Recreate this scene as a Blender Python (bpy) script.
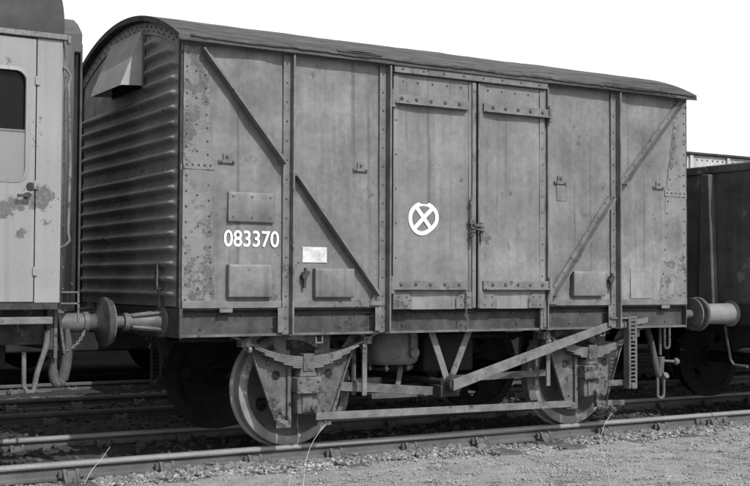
import bpy, bmesh, math, random
import numpy as np
from mathutils import Vector, Matrix
R = math.radians
PI = math.pi
random.seed(7)
rng = np.random.default_rng(11)
for o in list(bpy.data.objects):
    bpy.data.objects.remove(o)
scene = bpy.context.scene
COL = scene.collection

# ------------------------------------------------------------------ camera
cam_data = bpy.data.cameras.new('camera')
cam = bpy.data.objects.new('camera', cam_data)
COL.objects.link(cam)
CAM_POS = (-3.4734, -8.4622, 1.3513)
YAW, PITCH, ROLL, FPX = 0.5502, 0.0336, 0.0046, 1191.89
_d = Vector((math.sin(YAW) * math.cos(PITCH), math.cos(YAW) * math.cos(PITCH), math.sin(PITCH)))
_r = Vector((math.cos(YAW), -math.sin(YAW), 0))
_u = _r.cross(_d)
_r2 = _r * math.cos(ROLL) + _u * math.sin(ROLL)
_u2 = -_r * math.sin(ROLL) + _u * math.cos(ROLL)
cam.matrix_world = Matrix(((_r2.x, _u2.x, -_d.x, CAM_POS[0]), (_r2.y, _u2.y, -_d.y, CAM_POS[1]),
                           (_r2.z, _u2.z, -_d.z, CAM_POS[2]), (0, 0, 0, 1)))
cam_data.sensor_width = 36.0
cam_data.lens = FPX * 36.0 / 750.0
cam_data.clip_start = 0.05
cam_data.clip_end = 3000
scene.camera = cam

# ------------------------------------------------------------------ light
SUN_EL, SUN_AZ = R(44), R(6.5)          # azimuth measured from -Y towards +X
world = bpy.data.worlds.new('World')
scene.world = world
world.use_nodes = True
wn = world.node_tree
wn.nodes.clear()
sky = wn.nodes.new('ShaderNodeTexSky')
sky.sky_type = 'NISHITA'
sky.sun_disc = False
sky.sun_elevation = SUN_EL
sky.sun_rotation = PI - SUN_AZ
sky.dust_density = 1.5
sky.air_density = 2.0
bw = wn.nodes.new('ShaderNodeRGBToBW')     # black and white film
bg = wn.nodes.new('ShaderNodeBackground')
bg.inputs['Strength'].default_value = 0.15
wo = wn.nodes.new('ShaderNodeOutputWorld')
wn.links.new(sky.outputs[0], bw.inputs[0])
wn.links.new(bw.outputs[0], bg.inputs['Color'])
wn.links.new(bg.outputs[0], wo.inputs[0])
sun_d = bpy.data.lights.new('sun', 'SUN')
sun_d.energy = 3.0
sun_d.angle = R(0.55)
sun_d.color = (1.0, 1.0, 1.0)
sun = bpy.data.objects.new('sun', sun_d)
COL.objects.link(sun)
_s = Vector((math.sin(SUN_AZ) * math.cos(SUN_EL), -math.cos(SUN_AZ) * math.cos(SUN_EL), math.sin(SUN_EL)))
sun.rotation_euler = _s.to_track_quat('Z', 'Y').to_euler()
sun.location = (4, -10, 20)
vs = scene.view_settings
vs.view_transform = 'Standard'
vs.look = 'None'
vs.gamma = 1.0
vs.exposure = 0.65
vs.use_curve_mapping = False


# ------------------------------------------------------------------ materials (all grey: black and white film)
def material(name, lo, hi, scale=3.0, rough=0.7, spec=0.3, streak=0.0, flake=0.0, flake_col=0.05, flake_scale=6.0,
             fine=0.0, fine_scale=60.0, bump=0.15, bump_scale=80.0, metallic=0.0, grain=0.0, chip=0.0, chip_col=0.4, stretch=None, worn=(), faded=(), runs=0.0):
    m = bpy.data.materials.new(name)
    m.use_nodes = True
    nt = m.node_tree
    b = nt.nodes['Principled BSDF']
    L = nt.links
    base_stretch = stretch
    tc = nt.nodes.new('ShaderNodeTexCoord')
    co = tc.outputs['Object']

    def noise(sc, det=6, rough_=0.6, stretch=None, off=0.0):
        n = nt.nodes.new('ShaderNodeTexNoise')
        n.inputs['Scale'].default_value = sc
        n.inputs['Detail'].default_value = det
        n.inputs['Roughness'].default_value = rough_
        mp = nt.nodes.new('ShaderNodeMapping')
        mp.inputs['Location'].default_value = (off, off * 0.7, off * 1.3)
        if stretch or base_stretch:
            mp.inputs['Scale'].default_value = stretch or base_stretch
        L.new(co, mp.inputs[0])
        L.new(mp.outputs[0], n.inputs['Vector'])
        return n.outputs['Fac']

    def rmap(v, a, b_, c, d):
        r = nt.nodes.new('ShaderNodeMapRange')
        r.inputs[1].default_value = a
        r.inputs[2].default_value = b_
        r.inputs[3].default_value = c
        r.inputs[4].default_value = d
        L.new(v, r.inputs[0])
        return r.outputs[0]

    def math_(op, a, b_):
        n = nt.nodes.new('ShaderNodeMath')
        n.operation = op
        for i, v in enumerate((a, b_)):
            if isinstance(v, (int, float)):
                n.inputs[i].default_value = v
            else:
                L.new(v, n.inputs[i])
        return n.outputs[0]

    def mixv(f, a, b_):
        n = nt.nodes.new('ShaderNodeMix')
        L.new(f, n.inputs[0])
        for i, v in ((2, a), (3, b_)):
            if isinstance(v, (int, float)):
                n.inputs[i].default_value = v
            else:
                L.new(v, n.inputs[i])
        return n.outputs[0]

    v = rmap(noise(scale), 0.3, 0.7, lo, hi)
    if streak:
        s = rmap(noise(1.0, 5, 0.65, (9, 9, 0.55), 3.1), 0.36, 0.68, 1 - streak, 1 + streak * 0.55)
        v = math_('MULTIPLY', v, s)
        s2 = rmap(noise(1.0, 4, 0.6, (34, 34, 1.6), 8.1), 0.35, 0.7, 1 - streak * 0.4, 1 + streak * 0.3)
        v = math_('MULTIPLY', v, s2)
    if fine:
        v = math_('MULTIPLY', v, rmap(noise(fine_scale, 4, 0.7, None, 5.5), 0.3, 0.7, 1 - fine, 1 + fine))
    def blob(c, r):
        ge = nt.nodes.new('ShaderNodeVectorMath')
        ge.operation = 'DISTANCE'
        L.new(co, ge.inputs[0])
        ge.inputs[1].default_value = c
        return rmap(math_('ADD', ge.outputs['Value'], rmap(noise(9, 5, 0.6, None, 4.4), 0.3, 0.7, -0.12 * r, 0.12 * r)), r, r * 0.85, 0, 1)

    def soft(c, r):
        ge = nt.nodes.new('ShaderNodeVectorMath')
        ge.operation = 'DISTANCE'
        L.new(co, ge.inputs[0])
        ge.inputs[1].default_value = c
        return rmap(ge.outputs['Value'], r, 0.0, 0, 1)

    if runs:      # narrow dirty runs down the sheet
        rn = noise(1.0, 3, 0.5, (16, 16, 0.42), 21.0)
        v = math_('MULTIPLY', v, rmap(rn, 0.60, 0.72, 1.0, 1 - runs))
        rn = noise(1.0, 3, 0.5, (11, 11, 0.9), 31.0)
        v = math_('MULTIPLY', v, rmap(rn, 0.62, 0.74, 1.0, 1 + runs * 0.6))
    for c, r, g in faded:
        v = math_('MULTIPLY', v, rmap(blob(c, r), 0, 1, 1.0, g))
    fk = None
    if flake:
        a = noise(flake_scale, 9, 0.72, None, 1.7)
        gate = noise(flake_scale * 0.22, 3, 0.5, None, 9.2)
        tot = math_('ADD', a, math_('MULTIPLY', gate, 0.6))
        for c, r, g in worn:
            tot = math_('ADD', tot, math_('MULTIPLY', soft(c, r), g))
        fk = rmap(tot, 1.02 - flake * 0.4, 1.06 - flake * 0.4, 0, 1)
        v = mixv(fk, v, rmap(noise(40, 3), 0.3, 0.7, flake_col * 0.7, flake_col * 1.4))
    if chip:
        a = noise(flake_scale * 2.3, 8, 0.75, None, 14.3)
        ck = rmap(a, 0.74 - chip * 0.2, 0.77 - chip * 0.2, 0, 1)
        v = mixv(ck, v, chip_col)
    if grain:
        v = math_('MULTIPLY', v, rmap(noise(260, 2, 0.6), 0.3, 0.7, 1 - grain, 1 + grain))
    cmb = nt.nodes.new('ShaderNodeCombineColor')
    for i in range(3):
        L.new(v, cmb.inputs[i])
    L.new(cmb.outputs[0], b.inputs['Base Color'])
    b.inputs['Metallic'].default_value = metallic
    b.inputs['Specular IOR Level'].default_value = spec
    L.new(rmap(noise(scale * 3.1, 4), 0.3, 0.7, max(0.05, rough - 0.12), min(1, rough + 0.12)), b.inputs['Roughness'])
    if bump:
        bp = nt.nodes.new('ShaderNodeBump')
        bp.inputs['Strength'].default_value = bump
        bp.inputs['Distance'].default_value = 0.01
        h = noise(bump_scale, 5, 0.65, None, 2.2)
        if fk is not None:
            h = math_('SUBTRACT', h, math_('MULTIPLY', fk, 0.5))
        L.new(h, bp.inputs['Height'])
        L.new(bp.outputs[0], b.inputs['Normal'])
    return m


M = {}
M['paint'] = material('van_paint', 0.0814, 0.154, 2.6, 0.6, 0.35, streak=0.12, fine=0.16, fine_scale=18, grain=0.14, bump=0.1, flake=0.14, flake_col=0.0605, flake_scale=13, faded=[((4.86, 0, 1.20), 0.60, 1.4), ((0.55, 0, 1.32), 0.42, 1.12), ((4.03, 0, 1.2), 0.42, 1.18), ((1.4, 0, 2.75), 0.55, 1.09)], worn=[((0.73, 0, 1.26), 0.12, 0.3), ((1.03, 0, 1.3), 0.2, 0.1), ((4.3, 0, 1.3), 0.2, 0.12)], runs=0.36, chip=0.2, chip_col=0.22)
M['paint_flaky'] = material('van_paint_flaking', 0.1198, 0.1711, 2.5, 0.7, 0.25, streak=0.12, fine=0.15, flake=0.45, flake_col=0.07413, flake_scale=10, bump=0.35, chip=0.18, chip_col=0.2395)
M['door'] = material('door_paint', 0.0946, 0.1606, 2.2, 0.6, 0.35, streak=0.13, fine=0.15, fine_scale=18, grain=0.14, bump=0.1, flake=0.10, flake_col=0.066, flake_scale=12, faded=[((3.1, 0, 1.25), 0.42, 1.16), ((2.2, 0, 1.15), 0.32, 1.1)], worn=[((2.69, 0, 1.85), 0.3, 0.18), ((2.7, 0, 1.5), 0.2, 0.1), ((2.8, 0, 1.75), 0.25, 0.16)], runs=0.36, chip=0.2, chip_col=0.22)
M['strap'] = material('strap_paint', 0.06901, 0.1435, 7, 0.65, 0.3, fine=0.12, grain=0.2, bump=0.15, flake=0.25, flake_col=0.04929, flake_scale=14)
M['end'] = material('end_paint_with_fill', 0.1349, 0.274, 2.0, 0.7, 0.25, streak=0.12, fine=0.25, grain=0.15, flake=0.16, flake_col=0.07524, flake_scale=7, bump=0.25)  # same paint as the sides, lightened to stand in for fill light
M['vent'] = material('ventilator_paint', 0.221, 0.306, 3, 0.7, 0.25, fine=0.1, bump=0.1, flake=0.1, flake_col=0.102, flake_scale=8)
M['rivet'] = material('rivet_paint', 0.0525, 0.084, 9, 0.7, 0.2, bump=0)
M['roof'] = material('roof_canvas', 0.0468, 0.0897, 2.2, 0.9, 0.1, fine=0.45, fine_scale=26, flake=0.28, flake_col=0.0273, flake_scale=7, bump=0.5, bump_scale=26, stretch=(0.14, 1, 1))
M['under'] = material('underframe_grime', 0.01837, 0.04997, 7, 0.8, 0.2, fine=0.25, grain=0.2, bump=0.3, flake=0.25, flake_col=0.063, flake_scale=8)
M['solebar'] = material('solebar_grime', 0.02499, 0.06854, 7, 0.75, 0.25, streak=0.15, fine=0.2, grain=0.2, bump=0.2, flake=0.2, flake_col=0.0255, flake_scale=6)
M['dust'] = material('dusty_steel', 0.04677, 0.1198, 7, 0.75, 0.25, fine=0.25, grain=0.2, bump=0.3, flake=0.35, flake_col=0.03119, flake_scale=11)
M['lightsteel'] = material('worn_steel', 0.06406, 0.1476, 7, 0.6, 0.35, fine=0.25, grain=0.2, bump=0.25, flake=0.3, flake_col=0.04393, flake_scale=12)
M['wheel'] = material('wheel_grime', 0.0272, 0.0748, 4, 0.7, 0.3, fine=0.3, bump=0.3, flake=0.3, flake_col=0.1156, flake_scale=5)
M['tyre'] = material('tyre_steel', 0.1104, 0.2208, 5, 0.6, 0.4, fine=0.2, bump=0.2, flake=0.45, flake_col=0.3312, flake_scale=5)
M['white'] = material('white_paint', 0.78, 0.86, 12, 0.6, 0.3, fine=0.06, bump=0.03, flake=0.02, flake_col=0.4, flake_scale=30)
M['patch'] = material('dirty_white_paint', 0.294, 0.525, 9, 0.7, 0.2, fine=0.2, bump=0.05, flake=0.3, flake_col=0.21, flake_scale=12)
M['coach'] = material('coach_pale_paint', 0.1662, 0.2042, 2.0, 0.45, 0.4, streak=0.07, fine=0.06, grain=0.08, bump=0.04, flake=0.12, flake_col=0.07125, flake_scale=17, worn=[((-1.17, -0.18, 1.95), 0.17, 0.24), ((-1.36, -0.18, 1.85), 0.14, 0.36), ((-1.27, -0.18, 1.68), 0.085, 0.4), ((-1.1, -0.18, 1.95), 0.16, 0.16), ((-1.09, -0.18, 1.75), 0.1, 0.2), ((-1.17, -0.18, 2.3), 0.1, 0.16)], runs=0.12)
M['coach_roof'] = material('coach_roof_paint', 0.02565, 0.03206, 1.5, 0.7, 0.25, streak=0.1, fine=0.08, bump=0.08)
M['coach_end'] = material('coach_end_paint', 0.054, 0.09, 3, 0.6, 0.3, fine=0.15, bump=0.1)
M['glass'] = material('window_glass', 0.006, 0.01, 2, 0.2, 0.08, bump=0)
M['blind'] = material('window_lower_pane', 0.1365, 0.1628, 2, 0.3, 0.4, bump=0)
M['buffer'] = material('buffer_steel', 0.05555, 0.1032, 6, 0.6, 0.35, fine=0.25, bump=0.2, flake=0.3, flake_col=0.119, flake_scale=12)
M['pale_buffer'] = material('pale_buffer_casing', 0.1254, 0.1756, 5, 0.7, 0.25, fine=0.2, bump=0.2, flake=0.3, flake_col=0.09219, flake_scale=9)
M['mineral'] = material('rusty_wagon_steel', 0.03825, 0.09945, 2.2, 0.8, 0.2, fine=0.25, streak=0.25, bump=0.25, flake=0.28, flake_col=0.1224, flake_scale=4)
M['black'] = material('black_and_shade', 0.012, 0.03, 3, 0.85, 0.15, fine=0.3, bump=0.3, flake=0.05, flake_col=0.3, flake_scale=10)  # also stands for shade on far wheels and in openings
M['pale'] = material('pale_wagon_paint', 0.306, 0.3794, 2, 0.7, 0.25, streak=0.2, fine=0.1, bump=0.05)
M['railside'] = material('rail_rust', 0.0611, 0.09401, 4, 0.85, 0.15, fine=0.2, bump=0.25, flake=0.2, flake_col=0.0423, flake_scale=8)
M['railtop'] = material('rail_head', 0.1296, 0.1944, 3, 0.5, 0.4, fine=0.15, bump=0.1)
M['timber'] = material('sleeper_timber', 0.05, 0.1, 4, 0.9, 0.1, fine=0.3, bump=0.5)
M['rubber'] = material('hose_rubber', 0.0392, 0.0672, 8, 0.75, 0.2, fine=0.2, bump=0.3)
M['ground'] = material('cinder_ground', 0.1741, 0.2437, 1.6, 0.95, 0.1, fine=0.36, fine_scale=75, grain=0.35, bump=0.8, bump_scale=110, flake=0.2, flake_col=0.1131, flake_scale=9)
M['stone_a'] = material('ballast_pale', 0.1896, 0.3346, 9, 0.9, 0.15, fine=0.2, bump=0.4)
M['stone_b'] = material('ballast_dark', 0.027, 0.0765, 9, 0.95, 0.1, fine=0.2, bump=0.4)
M['stone_c'] = material('ballast_grey', 0.07, 0.19, 9, 0.95, 0.1, fine=0.2, bump=0.4)
M['grass'] = material('dry_grass', 0.3, 0.42, 14, 0.8, 0.2, bump=0)


# ------------------------------------------------------------------ mesh helpers
class MB:
    def __init__(s):
        s.v = []
        s.f = []

    def add(s, vs_, fs_):
        o = len(s.v)
        s.v += [tuple(v) for v in vs_]
        s.f += [tuple(i + o for i in f) for f in fs_]
        return s

    def box(s, x0, x1, y0, y1, z0, z1):
        return s.add([(x0, y0, z0), (x1, y0, z0), (x1, y1, z0), (x0, y1, z0), (x0, y0, z1), (x1, y0, z1), (x1, y1, z1), (x0, y1, z1)],
                     [(3, 2, 1, 0), (4, 5, 6, 7), (0, 1, 5, 4), (1, 2, 6, 5), (2, 3, 7, 6), (3, 0, 4, 7)])

    def prism(s, poly, y0, y1, axis='y'):
        """polygon in (x,z) swept along y (or (y,z) along x, (x,y) along z); poly counter-clockwise seen from the front"""
        n = len(poly)

        def p3(a, b, t):
            return (a, t, b) if axis == 'y' else ((t, a, b) if axis == 'x' else (a, b, t))
        vs_ = [p3(a, b, y0) for a, b in poly] + [p3(a, b, y1) for a, b in poly]
        fs_ = [tuple(range(n)), tuple(range(2 * n - 1, n - 1, -1))]
        for i in range(n):
            j = (i + 1) % n
            fs_.append((i, i + n, j + n, j))
        return s.add(vs_, fs_)

    def beam(s, a, b, w, t, side=(0, 1, 0)):
        """rectangular bar from a to b; t thick along `side`, w wide across"""
        a, b = Vector(a), Vector(b)
        d = (b - a).normalized()
        sd = Vector(side)
        sd = (sd - d * sd.dot(d)).normalized()
        up = d.cross(sd).normalized()
        q = []
        for p in (a, b):
            for i, j in ((-1, -1), (1, -1), (1, 1), (-1, 1)):
                q.append(p + sd * (i * t / 2) + up * (j * w / 2))
        return s.add(q, [(3, 2, 1, 0), (4, 5, 6, 7), (0, 1, 5, 4), (1, 2, 6, 5), (2, 3, 7, 6), (3, 0, 4, 7)])

    def cyl(s, a, b, r0, r1=None, n=16):
        r1 = r0 if r1 is None else r1
        return s.lathe(a, b, [(0, 0), (0, r0), (1, r1), (1, 0)], n, True)

    def lathe(s, a, b, prof, n=20, unit=False):
        """profile of (distance along a->b, radius)"""
        a, b = Vector(a), Vector(b)
        ln = (b - a).length
        d = (b - a).normalized()
        x = d.orthogonal().normalized()
        y = d.cross(x)
        vs_ = []
        fs_ = []
        k = len(prof)
        for t, r in prof:
            c = a + d * (t * ln if unit else t)
            for i in range(n):
                an = 2 * PI * i / n
                vs_.append(c + (x * math.cos(an) + y * math.sin(an)) * max(r, 1e-4))
        for j in range(k - 1):
            for i in range(n):
                i2 = (i + 1) % n
                fs_.append((j * n + i, j * n + i2, (j + 1) * n + i2, (j + 1) * n + i))
        if prof[0][1] < 1e-3:
            pass
        return s.add(vs_, fs_)

    def tube(s, pts, r, n=8, ribs=0.0):
        P = [Vector(p) for p in pts]
        vs_ = []
        fs_ = []
        prev = None
        for i, p in enumerate(P):
            d = (P[min(i + 1, len(P) - 1)] - P[max(i - 1, 0)]).normalized()
            x = d.orthogonal() if prev is None else prev - d * prev.dot(d)
            x.normalize()
            prev = x
            y = d.cross(x)
            rr = (r[i] if isinstance(r, (list, tuple)) else r) * (1 + (ribs if i % 2 else 0))
            for k in range(n):
                an = 2 * PI * k / n
                vs_.append(p + (x * math.cos(an) + y * math.sin(an)) * rr)
        for i in range(len(P) - 1):
            for k in range(n):
                k2 = (k + 1) % n
                fs_.append((i * n + k, i * n + k2, (i + 1) * n + k2, (i + 1) * n + k))
        fs_.append(tuple(range(n - 1, -1, -1)))
        fs_.append(tuple(range((len(P) - 1) * n, len(P) * n)))
        return s.add(vs_, fs_)

    def rivet(s, c, d=(0, -1, 0), r=0.011, h=0.008):
        c = Vector(c)
        d = Vector(d).normalized()
        return s.lathe(c - d * 0.002, c + d * h, [(0, r), (0.002 + h * 0.55, r * 0.8), (0.002 + h, 0)], 7)

    def build(s, name, mat, parent=None, bevel=0.0, smooth=True, angle=35, label=None, kind=None):
        me = bpy.data.meshes.new(name)
        me.from_pydata(s.v, [], s.f)
        me.validate()
        bm = bmesh.new()
        bm.from_mesh(me)
        bmesh.ops.recalc_face_normals(bm, faces=bm.faces)
        bm.to_mesh(me)
        bm.free()
        return link(name, me, mat, parent, bevel, smooth, angle, label, kind)


def link(name, me, mat, parent=None, bevel=0.0, smooth=True, angle=35, label=None, kind=None):
    if smooth and len(me.polygons):
        me.polygons.foreach_set('use_smooth', [True] * len(me.polygons))
        me.set_sharp_from_angle(angle=R(angle))
    me.materials.append(M[mat] if isinstance(mat, str) else mat)
    o = bpy.data.objects.new(name, me)
    COL.objects.link(o)
    if parent is not None:
        o.parent = parent
        o.matrix_parent_inverse = world_of(parent).inverted()
    if bevel:
        b = o.modifiers.new('bevel', 'BEVEL')
        b.width = bevel
        b.segments = 2
        b.limit_method = 'ANGLE'
        b.angle_limit = R(40)
    if name in ('rivets', 'bolts', 'solebar_bolts'):
        kind = 'stuff'
    if label:
        o['label'] = label
    if kind:
        o['kind'] = kind
    return o


def world_of(o):
    m = Matrix.LocRotScale(o.location, o.rotation_euler, o.scale)
    if o.parent:
        return world_of(o.parent) @ o.matrix_parent_inverse @ m
    return m


def empty(name, loc, label, cat, group=None):
    o = bpy.data.objects.new(name, None)
    o.empty_display_size = 0.2
    COL.objects.link(o)
    o.location = loc
    o['label'] = label
    o['category'] = cat
    if group:
        o['group'] = group
    return o


def copy_tree(o, parent=None):
    c = o.copy()
    COL.objects.link(c)
    inv = o.matrix_parent_inverse.copy()
    c.parent = parent
    c.matrix_parent_inverse = inv
    for ch in list(o.children):
        if ch.get('once'):
            continue
        copy_tree(ch, c)
    return c


def turned(parts, sx, sy):
    """copies of parts (children of one thing) turned half a turn about the thing's vertical axis: x -> sx-x, y -> sy-y"""
    out = []
    for p in parts:
        c = copy_tree(p, p.parent)
        c.rotation_euler = (0, 0, PI)
        c.location = (sx, sy, 0)
        out.append(c)
    return out


def smooth_noise(nx, ny, cells, seed):
    r = np.random.default_rng(seed)
    g = r.standard_normal((cells[0] + 3, cells[1] + 3))
    xs = np.linspace(0, cells[0], nx)
    ys = np.linspace(0, cells[1], ny)
    xi = np.floor(xs).astype(int)
    yi = np.floor(ys).astype(int)
    fx = xs - xi
    fy = ys - yi
    fx = (fx * fx * (3 - 2 * fx))[:, None]
    fy = (fy * fy * (3 - 2 * fy))[None, :]
    a = g[np.ix_(xi, yi)]
    b = g[np.ix_(xi + 1, yi)]
    c = g[np.ix_(xi, yi + 1)]
    d = g[np.ix_(xi + 1, yi + 1)]
    return (a * (1 - fx) + b * fx) * (1 - fy) + (c * (1 - fx) + d * fx) * fy


def dented(mb, xl0, xr0, xl1, xr1, z0, z1, y, t, nx=16, nz=30, amp=0.003, seed=1):
    """sheet-metal panel facing -y: bottom edge xl0..xr0 at z0, top edge xl1..xr1 at z1, gently dented"""
    N = smooth_noise(nx, nz, (3, 6), seed) * amp + smooth_noise(nx, nz, (7, 13), seed + 50) * amp * 0.4
    ex = np.minimum(1, np.minimum(np.arange(nx), np.arange(nx)[::-1]) / 2.0)[:, None]
    ez = np.minimum(1, np.minimum(np.arange(nz), np.arange(nz)[::-1]) / 2.0)[None, :]
    N = N * ex * ez
    vs_ = []
    for i in range(nx):
        for k in range(nz):
            w = k / (nz - 1)
            a = xl0 + (xl1 - xl0) * w
            b = xr0 + (xr1 - xr0) * w
            vs_.append((a + (b - a) * i / (nx - 1), y + N[i, k], z0 + (z1 - z0) * w))
    fs_ = []
    for i in range(nx - 1):
        for k in range(nz - 1):
            fs_.append((i * nz + k, (i + 1) * nz + k, (i + 1) * nz + k + 1, i * nz + k + 1))
    mb.add(vs_, fs_)
    # rim and back
    yb = y + t
    q = [(xl0, y, z0), (xr0, y, z0), (xr1, y, z1), (xl1, y, z1), (xl0, yb, z0), (xr0, yb, z0), (xr1, yb, z1), (xl1, yb, z1)]
    mb.add(q, [(0, 4, 5, 1), (1, 5, 6, 2), (2, 6, 7, 3), (3, 7, 4, 0), (4, 7, 6, 5)])
    return mb


# ------------------------------------------------------------------ ground, tracks
L, W = 5.334, 2.433
TC = W / 2 - 0.035                      # centre of the track the van stands on
TRACKS = [TC, TC + 3.42, TC + 6.9]
GZ = -0.148


def ground_height(x, y):
    h = 0.012 * np.sin(x * 1.3 + y * 0.7) + 0.010 * np.sin(x * 2.9 - y * 2.1 + 1.0)
    h = h + 0.02 * np.clip((-y - 0.4) / 2.0, 0, 1)
    h = h + 0.035 * np.clip((y - 0.50) / 0.15, 0, 1)
    return h


def ground_sheet():
    xs = np.concatenate([np.linspace(-1500, -60, 12), np.linspace(-50, -5, 30), np.linspace(-4, 10, 420), np.linspace(11, 60, 34), np.linspace(70, 1500, 12)])
    ys = np.concatenate([np.linspace(-400, -12, 12), np.linspace(-10, -3.2, 16), np.linspace(-3.1, 3.2, 200), np.linspace(3.3, 9.5, 90), np.linspace(10, 60, 20), np.linspace(80, 2500, 10)])
    X, Y = np.meshgrid(xs, ys, indexing='ij')
    Z = GZ + ground_height(X, Y)
    fine = (smooth_noise(len(xs), len(ys), (110, 80), 3) * 0.006 + smooth_noise(len(xs), len(ys), (240, 150), 4) * 0.0045)
    near = np.clip(1 - np.abs(X - 3) / 12, 0, 1) * np.clip(1 - np.abs(Y - 1) / 11, 0, 1)
    Z = Z + fine * np.minimum(1, near * 3)
    nx, ny = X.shape
    v = np.stack([X, Y, Z], -1).reshape(-1, 3)
    idx = np.arange(nx * ny).reshape(nx, ny)
    f = np.stack([idx[:-1, :-1], idx[1:, :-1], idx[1:, 1:], idx[:-1, 1:]], -1).reshape(-1, 4)
    me = bpy.data.meshes.new('ground')
    me.from_pydata(v.tolist(), [], f.tolist())
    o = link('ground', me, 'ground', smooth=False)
    me.polygons.foreach_set('use_smooth', [True] * len(me.polygons))
    o['kind'] = 'structure'
    return o


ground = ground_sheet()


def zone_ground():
    """sandy cinders in front of the track, dark oil-soaked ballast bed under and behind it, sunlight painted as a pale strip beyond the middle track"""
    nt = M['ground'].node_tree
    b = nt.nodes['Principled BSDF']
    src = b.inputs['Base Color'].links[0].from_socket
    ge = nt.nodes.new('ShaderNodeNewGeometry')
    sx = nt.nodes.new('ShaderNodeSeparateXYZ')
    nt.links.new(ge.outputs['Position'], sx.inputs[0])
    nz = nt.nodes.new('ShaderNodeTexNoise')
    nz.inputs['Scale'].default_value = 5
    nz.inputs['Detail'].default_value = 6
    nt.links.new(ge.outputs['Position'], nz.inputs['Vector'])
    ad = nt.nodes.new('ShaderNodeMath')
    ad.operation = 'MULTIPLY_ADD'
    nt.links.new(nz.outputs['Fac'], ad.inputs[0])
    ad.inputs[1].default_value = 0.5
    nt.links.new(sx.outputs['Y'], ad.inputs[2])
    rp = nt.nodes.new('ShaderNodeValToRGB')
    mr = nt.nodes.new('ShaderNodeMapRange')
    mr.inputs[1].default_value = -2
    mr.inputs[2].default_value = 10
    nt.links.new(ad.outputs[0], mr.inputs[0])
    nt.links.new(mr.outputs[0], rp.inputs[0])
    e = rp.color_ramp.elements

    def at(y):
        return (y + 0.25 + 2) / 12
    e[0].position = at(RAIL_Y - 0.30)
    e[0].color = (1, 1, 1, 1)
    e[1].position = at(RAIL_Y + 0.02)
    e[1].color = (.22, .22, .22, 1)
    for y, v in ((5.75, .22), (5.95, 1.0), (6.45, 1.0), (6.7, .18)):  # pale band puts the sunlit gravel strip into the ground colour
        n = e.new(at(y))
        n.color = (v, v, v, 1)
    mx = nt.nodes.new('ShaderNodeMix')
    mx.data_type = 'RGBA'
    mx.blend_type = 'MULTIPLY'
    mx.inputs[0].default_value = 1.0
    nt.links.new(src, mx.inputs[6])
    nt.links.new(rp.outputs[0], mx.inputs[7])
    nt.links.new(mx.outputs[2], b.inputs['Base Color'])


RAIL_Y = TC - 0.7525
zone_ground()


def make_added_bank():
    """low dark bank added to close off sunlit ground behind the last row of vans"""
    xs = np.linspace(-80, 120, 160)
    prof = [(13.2, -0.3), (13.5, 0.1), (14.0, 0.75), (14.5, 1.15), (15.2, 1.28), (18, 1.3), (60, 1.28), (90, -0.4)]
    nz = smooth_noise(len(xs), len(prof), (90, 4), 77) * 0.07
    vs_ = [(x, y + nz[i, j], z + nz[i, (j + 3) % len(prof)] * 0.5) for i, x in enumerate(xs) for j, (y, z) in enumerate(prof)]
    k = len(prof)
    fs_ = [(i * k + j, (i + 1) * k + j, (i + 1) * k + j + 1, i * k + j + 1) for i in range(len(xs) - 1) for j in range(k - 1)]
    return MB().add(vs_, fs_).build('added_bank', 'timber', None, 0, kind='structure')


make_added_bank()  # bank added to hide sunlit ground and keep the background dark

# bullhead rail section (y across, z up), top at z = 0
RAIL = [(-0.020, 0.0), (-0.030, -0.004), (-0.035, -0.014), (-0.035, -0.036), (-0.028, -0.045), (-0.010, -0.052), (-0.009, -0.100),
        (-0.026, -0.108), (-0.035, -0.116), (-0.035, -0.134), (-0.028, -0.143)]
RAIL = RAIL + [(-a, b) for a, b in reversed(RAIL)]


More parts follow.
